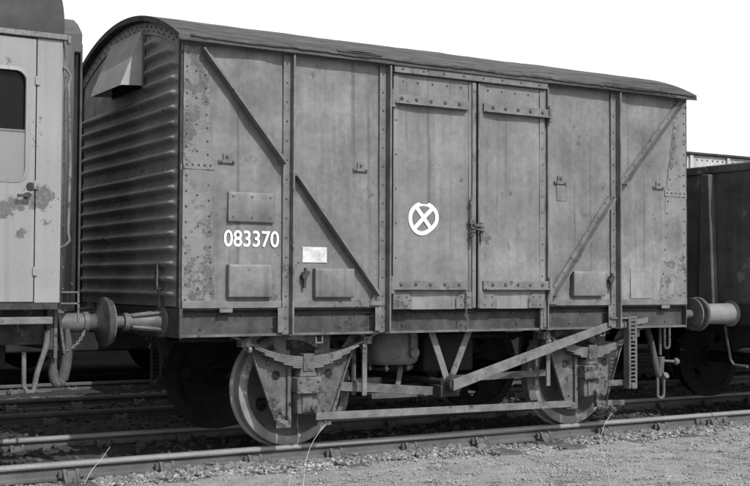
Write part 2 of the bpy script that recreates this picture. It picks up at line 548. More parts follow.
def make_track(cy, x0, x1, label, joint=None, head='railtop'):
    t = empty('railway_track', ((x0 + x1) / 2, cy, GZ), label, 'track')
    for s in (-1, 1):
        yc = cy + s * 0.7525
        segs = [(x0, x1)] if joint is None else [(x0, joint - 0.004), (joint + 0.004, x1)]
        for a, b in segs:
            mb = MB().prism([(yc + p, q) for p, q in reversed(RAIL)], a, b, axis='x')
            r = mb.build('rail', 'railside', t)
            hd = MB().prism([(yc - 0.022, 0.0015), (yc + 0.022, 0.0015), (yc + 0.033, -0.006), (yc + 0.0362, -0.015), (yc + 0.0362, -0.026), (yc - 0.0362, -0.026), (yc - 0.0362, -0.015), (yc - 0.033, -0.006)], a + 0.001, b - 0.001, axis='x')
            hd.build('running_surface', head, r)
        if joint is not None:
            for sd in (-1, 1):
                fp = MB()
                ya, yb = (yc - 0.036, yc - 0.0105) if sd < 0 else (yc + 0.0105, yc + 0.036)
                fp.box(joint - 0.23, joint + 0.23, ya, yb, -0.105, -0.047)
                for k in range(4):
                    fp.cyl((joint - 0.17 + k * 0.113, ya if sd < 0 else yb, -0.076), (joint - 0.17 + k * 0.113, (ya - 0.018) if sd < 0 else (yb + 0.018), -0.076), 0.016, n=6)
                fp.build('fishplate', 'dust', t, bevel=0.003)
    # sleepers and chairs share their meshes
    sl = ch = key = None
    n = int((x1 - x0) / 0.76)
    for i in range(n):
        x = x0 + 0.36 + i * 0.76
        if x < -4.5 or x > 11.5:
            continue
        if sl is None:
            sl = MB().box(-0.125, 0.125, cy - 1.29, cy + 1.29, GZ - 0.10, GZ + 0.012).build('sleeper', 'timber', t, bevel=0.012)
            sl.location.x = x
        else:
            c = sl.copy()
            COL.objects.link(c)
            c.location.x = x
        for s in (-1, 1):
            if ch is None:
                m = MB()
                yc = 0
                m.box(-0.10, 0.10, -0.19, 0.19, -0.165, -0.138)
                for sg in (-1, 1):
                    pts = [(0.045 * sg, -0.138), (0.150 * sg, -0.138), (0.115 * sg, -0.115), (0.075 * sg, -0.050), (0.047 * sg, -0.050)]
                    if sg > 0:
                        pts = pts[::-1]
                    for xx in (-0.062, 0.034):
                        m.prism([(a, b) for a, b in pts], xx, xx + 0.028, axis='x')
                    m.prism([(a, b - 0.012) for a, b in pts], -0.034, 0.034, axis='x')
                    m.cyl((0.0, 0.168 * sg, -0.138), (0.0, 0.168 * sg, -0.115), 0.018, 0.015, 8)
                ch = m.build('rail_chair', 'railside', t, bevel=0.003)
                c = ch
            else:
                c = ch.copy()
                COL.objects.link(c)
            c.location.x = x
            c.location.y = cy + s * 0.7525
            if c.parent:
                pass
            if key is None:
                key = MB().box(-0.11, 0.09, 0.036, 0.066, -0.115, -0.062).build('key', 'timber', t, bevel=0.004)
                k2 = key
            else:
                k2 = key.copy()
                COL.objects.link(k2)
            k2.location.x = x
            k2.location.y = cy + s * 0.7525
            k2.rotation_euler.z = PI if s < 0 else 0
    return t


make_track(TRACKS[0], -14.0, 26.0, 'rusty bullhead track carrying the covered van, nearest the camera', joint=6.12)
make_track(TRACKS[1], -20, 40, 'middle track directly behind the covered van, rails in its shadow', head='railside')
make_track(TRACKS[2], -24, 50, 'farthest track, glimpsed under the cream coach behind the buffers', head='railside')


# ------------------------------------------------------------------ the covered van
van = empty('covered_van', (L / 2, W / 2, 0), 'weathered grey covered goods van with corrugated end and double doors', 'goods van')
SIDE = []       # parts of the near side, repeated on the far side
ZF, ZT = 1.157, 3.185


def vp(mb, name, mat, bevel=0.003, parent=None, side=True, **k):
    o = mb.build(name, mat, parent or van, bevel, **k)
    if side and parent is None:
        SIDE.append(o)
    return o


# sheet panels of the side
vp(dented(MB(), 0.004, 0.893, 0.004, 0.893, ZF, ZT, 0.0, 0.03, 20, 40, 0.007, 1), 'side_panel', 'paint', 0)
vp(dented(MB(), 0.897, 1.806, 0.897, 1.806, ZF, ZT, 0.0, 0.03, 20, 40, 0.006, 2), 'side_panel', 'paint', 0)
vp(dented(MB(), 3.510, 4.374, 3.510, 4.374, ZF, ZT, 0.0, 0.03, 20, 40, 0.006, 3), 'side_panel', 'paint', 0)
vp(dented(MB(), 4.378, 5.330, 4.378, 5.330, ZF, ZT, 0.0, 0.03, 20, 40, 0.007, 4), 'side_panel', 'paint', 0)
# riveted corner plates, in two lengths each
for a0, a1, b0, b1, z0, z1, sd in ((0.0, 0.272, 0.0, 0.232, ZF + 0.002, 2.226, 6), (0.0, 0.232, 0.0, 0.196, 2.232, ZT - 0.03, 7),
                                   (4.965, 5.334, 5.062, 5.334, ZF + 0.002, 2.226, 8), (5.062, 5.334, 5.2, 5.334, 2.232, ZT - 0.03, 9)):
    cp = vp(dented(MB(), a0, a1, b0, b1, z0, z1, -0.006, 0.006, 8, 20, 0.0015, sd), 'corner_plate', 'paint_flaky', 0)
    rv = MB()
    n = 9
    for k in range(n):
        w = (k + 0.5) / n
        z = z0 + (z1 - z0) * w
        xa = a0 + (b0 - a0) * w
        xb = a1 + (b1 - a1) * w
        rv.rivet((xa + 0.028, -0.008, z), r=0.010)
        rv.rivet((xb - 0.028, -0.008, z + 0.05), r=0.010)
        if xa < 1 and k % 2:
            rv.rivet((xa * .5 + xb * .5, -0.008, z - 0.03), r=0.010)
    rv.build('rivets', 'rivet', cp)
# joint straps on the corner plates
for x0, x1 in ((0.0, 0.255), (5.04, 5.334)):
    vp(MB().box(x0, x1, -0.012, -0.0065, 2.215, 2.275), 'joint_strap', 'paint_flaky', 0.002)
    rv = MB()
    for k in range(5):
        rv.rivet((x0 + 0.03 + k * (x1 - x0 - 0.06) / 4, -0.014, 2.25), r=0.010)
    rv.build('rivets', 'rivet', SIDE[-1])
# bottom rail, cantrail
for x0, x1 in ((0.0, 0.842), (0.928, 1.742), (3.552, 4.322), (4.412, 5.334)):
    vp(MB().box(x0, x1, -0.016, -0.0005, ZF - 0.006, ZF + 0.052), 'bottom_rail', 'strap', 0.004)
vp(MB().box(-0.002, L + 0.002, -0.02, 0.05, ZT - 0.012, ZT + 0.035), 'cantrail', 'strap', 0.004)


def stanchion(xw, sgn=-1, web=0.074, z0=0.94):
    """flange with rivets beside an upstanding web"""
    m = MB()
    xa, xb = (xw - 0.072, xw) if sgn < 0 else (xw, xw + 0.072)
    m.box(xa, xb, -0.020, -0.001, z0, ZT - 0.014)
    m.box(xw - 0.008, xw + 0.008, -web, -0.0205, z0, ZT - 0.014)
    st = vp(m, 'stanchion', 'strap', 0.002)
    rv = MB()
    k = 0
    z = z0 + 0.05
    while z < ZT - 0.03:
        rv.rivet(((xa + xb) / 2 - 0.004, -0.021, z), r=0.010)
        z += 0.155 if z > 1.2 else 0.085
    rv.build('rivets', 'rivet', st)


stanchion(0.917)
stanchion(1.819, web=0.085)
stanchion(3.543, web=0.045)
stanchion(4.400, web=0.080)


def diagonal(a, b, side):
    """angle iron brace; the upstanding web runs along the lower edge"""
    ax, az = a
    bx, bz = b
    d = Vector((bx - ax, 0, bz - az)).normalized()
    nrm = Vector((-d.z, 0, d.x))
    if nrm.z < 0:
        nrm = -nrm
    m = MB()
    o = nrm * 0.014
    m.beam((ax + o.x, -0.0125, az + o.z), (bx + o.x, -0.0125, bz + o.z), 0.040, 0.014)
    o = -nrm * 0.013
    m.beam((ax + o.x, -0.044, az + o.z), (bx + o.x, -0.044, bz + o.z), 0.013, 0.078)
    br = vp(m, 'diagonal_brace', 'strap', 0.002)
    rv = MB()
    n = int((Vector((bx - ax, bz - az)).length) / 0.16)
    for k in range(n):
        w = (k + 0.5) / n
        rv.rivet((ax + (bx - ax) * w + nrm.x * 0.02, -0.02, az + (bz - az) * w + nrm.z * 0.02), r=0.009)
    rv.build('rivets', 'rivet', br)


diagonal((0.145, 3.15), (0.858, 2.30), 1)
diagonal((0.955, 2.215), (1.735, 1.255), 1)
diagonal((5.255, 3.15), (4.465, 2.305), -1)
diagonal((4.325, 2.165), (3.60, 1.245), -1)
# gusset feet of the braces
vp(MB().prism([(1.655, 1.165), (1.77, 1.165), (1.77, 1.25), (1.71, 1.31)], -0.030, -0.0165), 'brace_foot', 'lightsteel')
vp(MB().prism([(3.556, 1.165), (3.66, 1.165), (3.62, 1.31), (3.556, 1.25)], -0.030, -0.0165), 'brace_foot', 'lightsteel')

# doors
for dx0, dx1, sd in ((1.866, 2.700, 21), (2.760, 3.497, 22)):
    d = vp(dented(MB(), dx0, dx1, dx0, dx1, 1.13, 3.118, -0.038, 0.03, 18, 40, 0.005, sd), 'door', 'door', 0)
    left = dx0 < 2
    # flat frame strips round the door
    fr = MB()
    fr.box(dx0, dx0 + 0.055, -0.046, -0.0385, 1.131, 3.117)
    fr.box(dx1 - 0.055, dx1, -0.046, -0.0385, 1.131, 3.117)
    fr.build('door_frame', 'door', d, 0.002)
    rv = MB()
    for k in range(11):
        z = 1.42 + k * 0.145
        xs = (dx1 - 0.028,) if not left else (dx0 + 0.028,)
        for x in xs:
            if k % 2 or not left:
                rv.rivet((x, -0.047, z), r=0.009)
    for k in range(5):
        rv.rivet((dx0 + 0.1 + k * 0.15, -0.04, 3.06), r=0.010)
    rv.build('rivets', 'rivet', d)
    for z in (2.90, 1.335):
        h = MB()
        xa, xb = (dx0 - 0.03, dx1 - 0.07) if left else (dx0 + 0.035, dx1 + 0.06)
        h.box(xa, xb, -0.066, -0.0465, z - 0.04, z + 0.04)
        h.box(xa + 0.01, xb - 0.02, -0.094, -0.0665, z - 0.040, z - 0.028)
        xk = xa + 0.012 if left else xb - 0.012
        h.cyl((xk, -0.068, z - 0.075), (xk, -0.068, z + 0.075), 0.020, n=10)
        hs = h.build('hinge_strap', 'strap', d, 0.003)
        rv = MB()
        for k in range(5):
            rv.rivet((xa + 0.10 + k * (xb - xa - 0.2) / 4, -0.067, z + 0.008), r=0.018, h=0.014)
        rv.build('bolts', 'rivet', hs)
    # kick plates at the lower corners
    for kx0, kx1, up in ((dx0 + 0.002, dx0 + 0.19, 1), (dx1 - 0.19, dx1 - 0.002, -1)):
        poly = [(kx0, 1.133), (kx1, 1.133), (kx1, 1.22), (kx1 - 0.05, 1.278), (kx0, 1.278)] if up > 0 else \
               [(kx0, 1.133), (kx1, 1.133), (kx1, 1.278), (kx0 + 0.05, 1.278), (kx0, 1.22)]
        kp = MB().prism(poly, -0.053, -0.0465).build('kick_plate', 'strap', d, 0.002)
        rv = MB()
        for k in range(4):
            rv.rivet(((kx0 + kx1) / 2 + (-0.04 if k % 2 else 0.04), -0.054, 1.165 + 0.07 * (k // 2)), r=0.010)
        rv.build('rivets', 'rivet', kp)
# cover strip where the doors meet, and the second post
vp(MB().box(2.674, 2.714, -0.062, -0.0475, 1.14, 3.11), 'cover_strip', 'strap', 0.003)
vp(MB().box(2.742, 2.757, -0.058, -0.03, 1.14, 3.11), 'door_post', 'strap', 0.002)
hd = vp(MB().box(1.856, 3.508, -0.078, -0.02, 3.122, 3.186), 'door_head_rail', 'strap', 0.004)
rv = MB()
for k in range(8):
    rv.rivet((1.94 + k * 0.210, -0.079, 3.155), r=0.012)
rv.build('rivets', 'rivet', hd)
# bolt and lock
b = MB()
b.cyl((2.656, -0.075, 1.68), (2.656, -0.075, 2.10), 0.010, n=8)
b.box(2.634, 2.684, -0.088, -0.062, 1.865, 1.905)
b.box(2.674, 2.774, -0.092, -0.066, 1.845, 1.872)
b.box(2.752, 2.784, -0.082, -0.06, 1.72, 1.885)
b.cyl((2.644, -0.09, 1.835), (2.774, -0.098, 1.81), 0.009, n=8)
b.box(2.639, 2.676, -0.084, -0.062, 1.755, 1.775)
b.box(2.639, 2.676, -0.084, -0.062, 2.035, 2.055)
vp(b, 'door_bolt', 'dust', 0.002)
# door chain hanging over the solebar
ch = MB()
for k in range(9):
    z = 1.25 - k * 0.035
    s = 1 if k % 2 else 0
    ring = []
    for j in range(9):
        an = 2 * PI * j / 8
        e = 0.010 * math.cos(an)
        ring.append((2.605 + (e if s else 0), -0.066 + (0 if s else e), z + 0.022 * math.sin(an)))
    ch.tube(ring, 0.0042, 5)
vp(ch, 'door_chain', 'dust', 0)
# dark gap boards behind the door opening
vp(MB().box(1.815, 3.505, 0.004, 0.03, 1.14, 3.12), 'door_opening_lining', 'black', 0, side=True)

# board, label boxes, brackets
def raised(x0, x1, z0, z1, t, name, mat, r=0.012):
    m = MB()
    e = 0.014
    m.add([(x0, -0.0005, z0), (x1, -0.0005, z0), (x1, -0.0005, z1), (x0, -0.0005, z1),
           (x0, -t + e * .6, z0), (x1, -t + e * .6, z0), (x1, -t + e * .6, z1), (x0, -t + e * .6, z1),
           (x0 + e, -t, z0 + e), (x1 - e, -t, z0 + e), (x1 - e, -t, z1 - e), (x0 + e, -t, z1 - e)],
          [(0, 1, 2, 3), (0, 4, 5, 1), (1, 5, 6, 2), (2, 6, 7, 3), (3, 7, 4, 0), (4, 8, 9, 5), (5, 9, 10, 6), (6, 10, 11, 7), (7, 11, 8, 4), (8, 11, 10, 9)])
    o = m.build(name, mat, van, r * 0.4)
    return o


pl = raised(0.372, 0.770, 1.822, 2.055, 0.030, 'number_board', 'paint', 0.004)
rv = MB()
for x in (0.41, 0.57, 0.73):
    for z in (1.86, 2.02):
        rv.rivet((x, -0.031, z), r=0.009)
rv.build('rivets', 'rivet', pl)
for x0, x1, z0, z1 in ((0.368, 0.742, 1.235, 1.492), (1.128, 1.492, 1.232, 1.468), (3.842, 4.225, 1.238, 1.470)):
    raised(x0, x1, z0, z1, 0.06, 'label_box', 'paint')
vent = MB().box(4.585, 4.885, -0.010, -0.001, 1.215, 1.50)
vent.build('inspection_plate', 'paint', van, 0.002)
for bx, bz in ((0.36, 2.305), (1.568, 2.303), (4.955, 2.312), (3.71, 2.30)):
    m = MB()
    m.box(bx - 0.07, bx + 0.07, -0.020, -0.0005, bz - 0.03, bz - 0.005)
    m.box(bx - 0.03, bx + 0.03, -0.016, -0.0007, bz - 0.0045, bz + 0.045)
    br = m.build('label_clip', 'strap', van, 0.002)
    rv = MB()
    for dx, dz in ((-0.05, -0.017), (0.05, -0.017), (0, 0.02)):
        rv.rivet((bx + dx, -0.019, bz + dz), r=0.014, h=0.012)
    rv.build('bolts', 'rivet', br)
m = MB().box(3.67, 3.79, -0.009, -0.001, 2.115, 2.262)
m.build('small_plate', 'strap', van, 0.002)
# rope cleats
for cx, cz in ((1.035, 1.40), (4.31, 1.385)):
    m = MB()
    m.beam((cx, -0.03, cz - 0.09), (cx + 0.005, -0.045, cz + 0.07), 0.022, 0.02)
    m.cyl((cx, -0.001, cz), (cx, -0.05, cz), 0.026, n=10)
    m.cyl((cx + 0.03, -0.001, cz + 0.03), (cx + 0.03, -0.04, cz + 0.03), 0.02, n=10)
    m.build('rope_cleat', 'under', van, 0.002)
# small tabs below the corner of the body
for tx in (0.31, 4.99):
    MB().box(tx, tx + 0.11, -0.014, -0.006, ZF - 0.04, ZF - 0.007).build('tab', 'lightsteel', van, 0.002)


def text_mesh(txt, size, mat, name, loc, label, sx=1.0, bold=0.0):
    cu = bpy.data.curves.new(name, 'FONT')
    cu.body = txt
    cu.size = size
    cu.offset = bold
    cu.extrude = 0.0006
    cu.resolution_u = 6
    to = bpy.data.objects.new(name, cu)
    COL.objects.link(to)
    dg = bpy.context.evaluated_depsgraph_get()
    me = bpy.data.meshes.new_from_object(to.evaluated_get(dg))
    bpy.data.objects.remove(to)
    co = np.array([v.co[:] for v in me.vertices])
    co[:, 0] *= sx
    out = np.stack([co[:, 0] + loc[0], -co[:, 2] + loc[1], co[:, 1] + loc[2]], -1)
    me.vertices.foreach_set('co', out.ravel())
    me.materials.clear()
    o = link(name, me, mat, van, 0, False)
    o['label'] = label
    w = co[:, 0].max() - co[:, 0].min()
    return o, w


num, wd = text_mesh('083370', 0.178, 'white', 'painted_number', (0.342, -0.0052, 1.633), 'white painted number 083370', sx=0.90, bold=0.0012)
# circled cross painted on the left door
m = MB()
cx, cz, ra, rb, wdt = 2.172, 1.905, 0.132, 0.128, 0.017
n = 40
vs_ = []
for i in range(n):
    an = 2 * PI * i / n
    wob = 1 + 0.05 * math.sin(2 * an + 0.6) + 0.03 * math.sin(3 * an + 1) + 0.012 * math.cos(4 * an + .5)
    for s in (-1, 1):
        vs_.append((cx + (ra * wob + s * wdt) * math.cos(an), -0.0445, cz + (rb * wob + s * wdt) * math.sin(an)))
m.add(vs_, [(2 * i, 2 * ((i + 1) % n), 2 * ((i + 1) % n) + 1, 2 * i + 1) for i in range(n)])
m.beam((cx - 0.088, -0.0443, cz - 0.085), (cx + 0.092, -0.0443, cz + 0.088), 0.034, 0.001)
m.beam((cx - 0.072, -0.0447, cz + 0.094), (cx + 0.080, -0.0447, cz - 0.090), 0.034, 0.001)
m.build('painted_mark', 'white', van, 0, False, label='white painted circle with a cross on the left door')
m = MB().box(1.03, 1.255, -0.0062, -0.0052, 1.515, 1.640)
m.build('paint_patch', 'patch', van, 0, label='dirty white painted rectangle')


# roof ---------------------------------------------------------------------
def arc_z(y, y0, y1, ze, rise):
    c = (y0 + y1) / 2
    hw = (y1 - y0) / 2
    rad = (hw * hw + rise * rise) / (2 * rise)
    return ze + rise - rad + math.sqrt(max(0.0, rad * rad - (y - c) ** 2))


RY0, RY1, RZE, RISE = -0.078, W + 0.078, 3.232, 0.328


def make_roof():
    nx, ny = 110, 33
    xs = np.linspace(-0.075, L + 0.075, nx)
    N = smooth_noise(nx, ny, (26, 8), 31) * 0.0025 + smooth_noise(nx, ny, (60, 14), 32) * 0.0012
    N *= np.minimum(1, np.minimum(np.arange(nx), np.arange(nx)[::-1]) / 4.0)[:, None]
    E = smooth_noise(nx, 2, (30, 1), 33)[:, 0] * 0.004 + smooth_noise(nx, 2, (75, 1), 34)[:, 0] * 0.003
    vs_ = []
    for i, x in enumerate(xs):
        ring = []
        for j in range(ny):
            y = RY0 + (RY1 - RY0) * j / (ny - 1)
            z = arc_z(y, RY0, RY1, RZE, RISE)
            ring.append((x, y, z + N[i, j]))
        # rounded eaves then underside
        ring.append((x, RY1 + 0.004, RZE - 0.006 + E[i] * 0.3))
        ring.append((x, RY1 + 0.003, RZE - 0.054 + E[i] * 0.6))
        for j in range(ny - 1, -1, -1):
            y = RY0 + (RY1 - RY0) * j / (ny - 1)
            if j in (0, ny - 1):
                continue
            ring.append((x, y, arc_z(y, RY0, RY1, RZE, RISE) - 0.045))
        ring.append((x, RY0 - 0.003, RZE - 0.054 + E[i] * 0.6))
        ring.append((x, RY0 - 0.004, RZE - 0.006 + E[i] * 0.3))
        vs_ += ring
    k = len(vs_) // nx
    fs_ = []
    for i in range(nx - 1):
        for j in range(k):
            j2 = (j + 1) % k
            fs_.append((i * k + j, i * k + j2, (i + 1) * k + j2, (i + 1) * k + j))
    fs_.append(tuple(range(k)))
    fs_.append(tuple(range((nx - 1) * k, nx * k)))
    return MB().add(vs_, fs_)


roof = make_roof().build('roof', 'roof', van, 0, angle=35)
for ya_, yb_ in ((RY0 - 0.014, RY0 - 0.0055), (RY1 + 0.0055, RY1 + 0.014)):
    MB().box(-0.07, L + 0.07, ya_, yb_, RZE - 0.052, RZE - 0.034).build('eaves_moulding', 'roof', roof, 0.002)
# torn canvas strips along the eaves
for x0, x1, seed in ((0.02, 1.6, 1), (1.35, 3.0, 2), (2.9, 4.3, 3), (4.2, 5.38, 4)):
    m = MB()
    n = 40
    r = np.random.default_rng(seed)
    dz = r.normal(0, 0.003, n + 1)
    vs_ = []
    for i in range(n + 1):
        x = x0 + (x1 - x0) * i / n
        wv = 0.005 * math.sin(x * 7 + seed)
        vs_ += [(x, RY0 - 0.0095 - r.random() * 0.002, RZE + 0.004 + wv * 0.3), (x, RY0 - 0.0115 - 0.003 * r.random(), RZE - 0.022 + dz[i] + wv)]
    m.add(vs_, [(2 * i, 2 * i + 1, 2 * i + 3, 2 * i + 2) for i in range(n)])
    o = m.build('canvas_strip', 'roof', roof, 0, angle=70)
    sm = o.modifiers.new('thick', 'SOLIDIFY')
    sm.thickness = 0.004
# a torn lip standing off the eaves
m = MB()
vs_ = []
for i in range(13):
    t = i / 12
    x = 1.30 + 0.42 * t
    lift = 0.012 * math.sin(PI * t)
    vs_ += [(x, RY0 + 0.015, RZE + 0.022), (x, RY0 - 0.022 - lift, RZE + 0.008 + lift)]
m.add(vs_, [(2 * i, 2 * i + 1, 2 * i + 3, 2 * i + 2) for i in range(12)])
o = m.build('torn_flap', 'roof', roof, 0, angle=70)
sm = o.modifiers.new('thick', 'SOLIDIFY')
sm.thickness = 0.004

# corrugated end ---------------------------------------------------------------
END = []


def end_top(y):
    return arc_z(y, RY0, RY1, RZE, RISE) - 0.05


def rib(z, zc, hw=0.046):
    t = abs(z - zc) / hw
    if t >= 1:
        return 0.0
    return (math.cos(t * PI) + 1) / 2


def end_panel(z0, z1fun, ribs, flip=1, seed=0):
    ny, nz = 64, 150
    m = MB()
    ys = np.linspace(0.006, W - 0.006, ny)
    N = smooth_noise(ny, nz, (6, 8), 40 + seed) * 0.003
    vs_ = []
    for i, y in enumerate(ys):
        zt = z1fun(y)
        for k in range(nz):
            z = z0 + (zt - z0) * k / (nz - 1)
            e = min(y, W - y)
            d = 0.0
            for zc, ya, yb in ribs:
                fade = min(1, max(0, (y - ya) / 0.055)) * min(1, max(0, (yb - y) / 0.055))
                d = max(d, rib(z, zc) * (fade * fade * (3 - 2 * fade)))
            vs_.append((-0.006 - 0.046 * d + N[i, k], y, z))
    fs_ = []
    for i in range(ny - 1):
        for k in range(nz - 1):
            fs_.append((i * nz + k, (i + 1) * nz + k, (i + 1) * nz + k + 1, i * nz + k + 1))
    m.add(vs_, fs_)
    return m


ribs_lo = [(1.262 + k * 0.1165, 0.055, W - 0.055) for k in range(9)]
ribs_hi = []
for k in range(9):
    zc = 2.345 + k * 0.1165
    # full width below the eaves, shortened by the arch above them and by the ventilator flange in the middle
    ya = 0.055
    while end_top(ya) - 0.13 < zc and ya < 1.2:
        ya += 0.01
    if zc > 2.90:
        ribs_hi.append((zc, ya, 0.80))
    else:
        ribs_hi.append((zc, ya, W - ya))
ribs_hi = [r for r in ribs_hi if r[2] - r[1] > 0.15]
o = end_panel(1.162, lambda y: 2.226, ribs_lo, seed=1).build('end_panel', 'end', van, 0, angle=60)
END.append(o)
o = end_panel(2.232, end_top, ribs_hi, seed=2).build('end_panel', 'end', van, 0, angle=60)
END.append(o)
# joint cover between the two pressings, arch angle, corner angles
m = MB().box(-0.014, -0.0065, 0.0, W, 2.205, 2.250)
jc = m.build('joint_strap', 'end', van, 0.002)
rv = MB()
for k in range(24):
    rv.rivet((-0.015, 0.06 + k * (W - 0.12) / 23, 2.228), d=(-1, 0, 0), r=0.009)
rv.build('rivets', 'rivet', jc)
END.append(jc)
m = MB()
n = 40
vs_ = []
for i in range(n + 1):
    y = 0.0 + W * i / n
    zt = end_top(y)
    vs_ += [(-0.016, y, zt - 0.10), (-0.016, y, zt + 0.001), (-0.006, y, zt + 0.001), (-0.006, y, zt - 0.10)]
fs_ = []
for i in range(n):
    for j in range(4):
        fs_.append((4 * i + j, 4 * i + (j + 1) % 4, 4 * i + 4 + (j + 1) % 4, 4 * i + 4 + j))
fs_ += [(0, 1, 2, 3), (4 * n, 4 * n + 1, 4 * n + 2, 4 * n + 3)]
m.add(vs_, fs_)
ar = m.build('arch_plate', 'end', van, 0, angle=50)
rv = MB()
for k in range(44):
    y = 0.05 + k * (W - 0.1) / 43
    rv.rivet((-0.017, y, end_top(y) - 0.055 + (0.02 if k % 2 else -0.015)), d=(-1, 0, 0), r=0.010)
rv.build('rivets', 'rivet', ar)
END.append(ar)
for y0, y1 in ((0.001, 0.050), (W - 0.050, W - 0.001)):
    m = MB().box(-0.022, -0.0005, y0, y1, ZF - 0.005, ZT + 0.03)
    END.append(m.build('corner_post', 'under', van, 0.004))
# end ventilator hood
m = MB()
va, vb = 0.842, 1.60
ex = 0.006
for (ya_, yb_) in ((va, va + ex), (vb - ex, vb)):
    m.add([(-0.020, ya_, 3.415), (-0.20, ya_, 2.955), (-0.020, ya_, 2.965), (-0.020, yb_, 3.415), (-0.20, yb_, 2.955), (-0.020, yb_, 2.965)],
          [(0, 1, 2), (3, 5, 4), (0, 3, 4, 1), (1, 4, 5, 2), (2, 5, 3, 0)])
m.add([(-0.022, va - 0.002, 3.420), (-0.022, vb + 0.002, 3.420), (-0.204, vb + 0.002, 2.952), (-0.204, va - 0.002, 2.952),
       (-0.016, va - 0.002, 3.420), (-0.016, vb + 0.002, 3.420), (-0.198, vb + 0.002, 2.952), (-0.198, va - 0.002, 2.952)],
      [(0, 1, 2, 3), (4, 7, 6, 5), (0, 4, 5, 1), (1, 5, 6, 2), (2, 6, 7, 3), (3, 7, 4, 0)])
hood = m.build('end_ventilator', 'vent', van, 0, angle=20)
m = MB()
m.box(-0.021, -0.0165, va - 0.055, va - 0.001, 2.93, 3.41)
m.build('flange', 'strap', hood, 0.001)
MB().box(-0.0162, -0.0125, va, vb, 2.945, 3.41).build('opening', 'black', hood, 0)  # black sheet stands for the shade inside the ventilator
END.append(hood)
# lamp iron on the end
m = MB()
m.box(-0.085, -0.070, 0.30, 0.345, 1.31, 1.49)
m.box(-0.085, -0.022, 0.305, 0.34, 1.295, 1.309)
m.box(-0.060, -0.047, 0.305, 0.34, 1.15, 1.294)
m.build('lamp_iron', 'dust', van, 0.002)
# floor and far lining
MB().box(0.02, L - 0.02, 0.035, W - 0.035, 1.10, 1.156).build('floor', 'black', van, 0)

# underframe -------------------------------------------------------------------
m = MB()
m.prism([(0.004, 0.933), (0.004, 0.949), (0.056, 0.953), (0.056, 1.133), (0.004, 1.137), (0.004, 1.150), (0.068, 1.150), (0.068, 0.933)][::-1], 0.002, L - 0.002, axis='x')
vp(m, 'solebar', 'solebar', 0.002)
m = MB().box(0.003, L - 0.003, -0.001, 0.0035, 0.930, 0.951)
vp(m, 'flange_edge', 'dust', 0.001)
m = MB()
m.box(-0.012, -0.0005, 0.0, W, 0.925, 1.152)
m.box(0.0, 0.07, 0.072, W - 0.072, 0.925, 0.938)
m.box(0.0, 0.07, 0.072, W - 0.072, 1.085, 1.098)
hs = m.build('headstock', 'solebar', van, 0.003)
END.append(hs)
m = MB().box(-0.020, 0.006, -0.014, -0.002, 0.925, 1.150)
m.build('headstock_end', 'solebar', van, 0.002)
# solebar bolts
rv = MB()
for k in range(26):
    x = 0.12 + k * 0.205
    rv.rivet((x, 0.055, 1.09), r=0.013, h=0.012)
    if k % 3 == 0:
        rv.rivet((x + 0.06, 0.055, 0.99), r=0.013, h=0.012)
vp(rv, 'solebar_bolts', 'solebar', 0)
# stanchion feet
for x in (0.88, 1.783, 3.575, 4.365):
    vp(MB().box(x - 0.075, x - 0.02 if x < 3 else x - 0.015, -0.026, -0.0205, 0.955, 1.15), 'stanchion_foot', 'strap', 0.002)
# cross members under the floor
for x in (0.9, 2.05, 2.9, 3.3, 4.4):
    MB().box(x - 0.04, x + 0.04, 0.075, W - 0.075, 0.93, 1.098).build('cross_member', 'black', van, 0)
for y in (0.95, 1.48):
    MB().box(0.08, L - 0.08, y - 0.04, y + 0.04, 0.96, 1.097).build('longitudinal_member', 'black', van, 0)

# buffers
def buffer_at(y, parent, x0=0.0, sgn=-1, mat='buffer', big=False):
    a, b = (x0, y, 1.045), (x0 + sgn, y, 1.045)
    if big:
        cas = MB().lathe(a, b, [(0, 0), (0, 0.14), (0.02, 0.14), (0.025, 0.084), (0.06, 0.072), (0.30, 0.070), (0.305, 0.080), (0.34, 0.080), (0.342, 0)], 24)
        hd = MB().lathe(a, b, [(0.335, 0), (0.335, 0.062), (0.40, 0.064), (0.425, 0.10), (0.445, 0.165), (0.458, 0.188), (0.482, 0.190), (0.495, 0.183), (0.508, 0.10), (0.512, 0)], 36)
    else:
        cas = MB().lathe(a, b, [(0.012, 0), (0.012, 0.125), (0.035, 0.125), (0.045, 0.082), (0.11, 0.066), (0.29, 0.050), (0.295, 0.068), (0.33, 0.068), (0.335, 0.05), (0.335, 0)], 24)
        for k in range(4):
            an = PI / 4 + k * PI / 2
            c, s = math.cos(an), math.sin(an)
            cas.beam((x0 + sgn * 0.036, y + c * 0.092, 1.045 + s * 0.092), (x0 + sgn * 0.27, y + c * 0.055, 1.045 + s * 0.055), 0.024, 0.03, (0, c, s))
            cas.rivet((x0 + sgn * 0.037, y + c * 0.105, 1.045 + s * 0.105), (sgn, 0, 0), 0.014, 0.014)
        hd = MB().lathe(a, b, [(0.33, 0), (0.33, 0.045), (0.425, 0.045), (0.428, 0.11), (0.434, 0.168), (0.447, 0.170), (0.456, 0.16), (0.462, 0.09), (0.465, 0)], 36)
    c = cas.build('buffer', mat, parent)
    hd.build('buffer_head', 'solebar' if big else 'dust', c)
    return c


for y in (W / 2 - 0.866, W / 2 + 0.866):
    END.append(buffer_at(y, van))
# drawhook and coupling links on each end
m = MB()
m.box(-0.02, -0.0125, W / 2 - 0.12, W / 2 + 0.12, 0.95, 1.14)
m.tube([(-0.01, W / 2, 1.05), (-0.10, W / 2, 1.05), (-0.16, W / 2, 1.08), (-0.20, W / 2, 1.13), (-0.17, W / 2, 1.17)], [0.035, 0.035, 0.03, 0.028, 0.018], 8)
END.append(m.build('drawhook', 'under', van))
turned_end = turned(END, L, W)
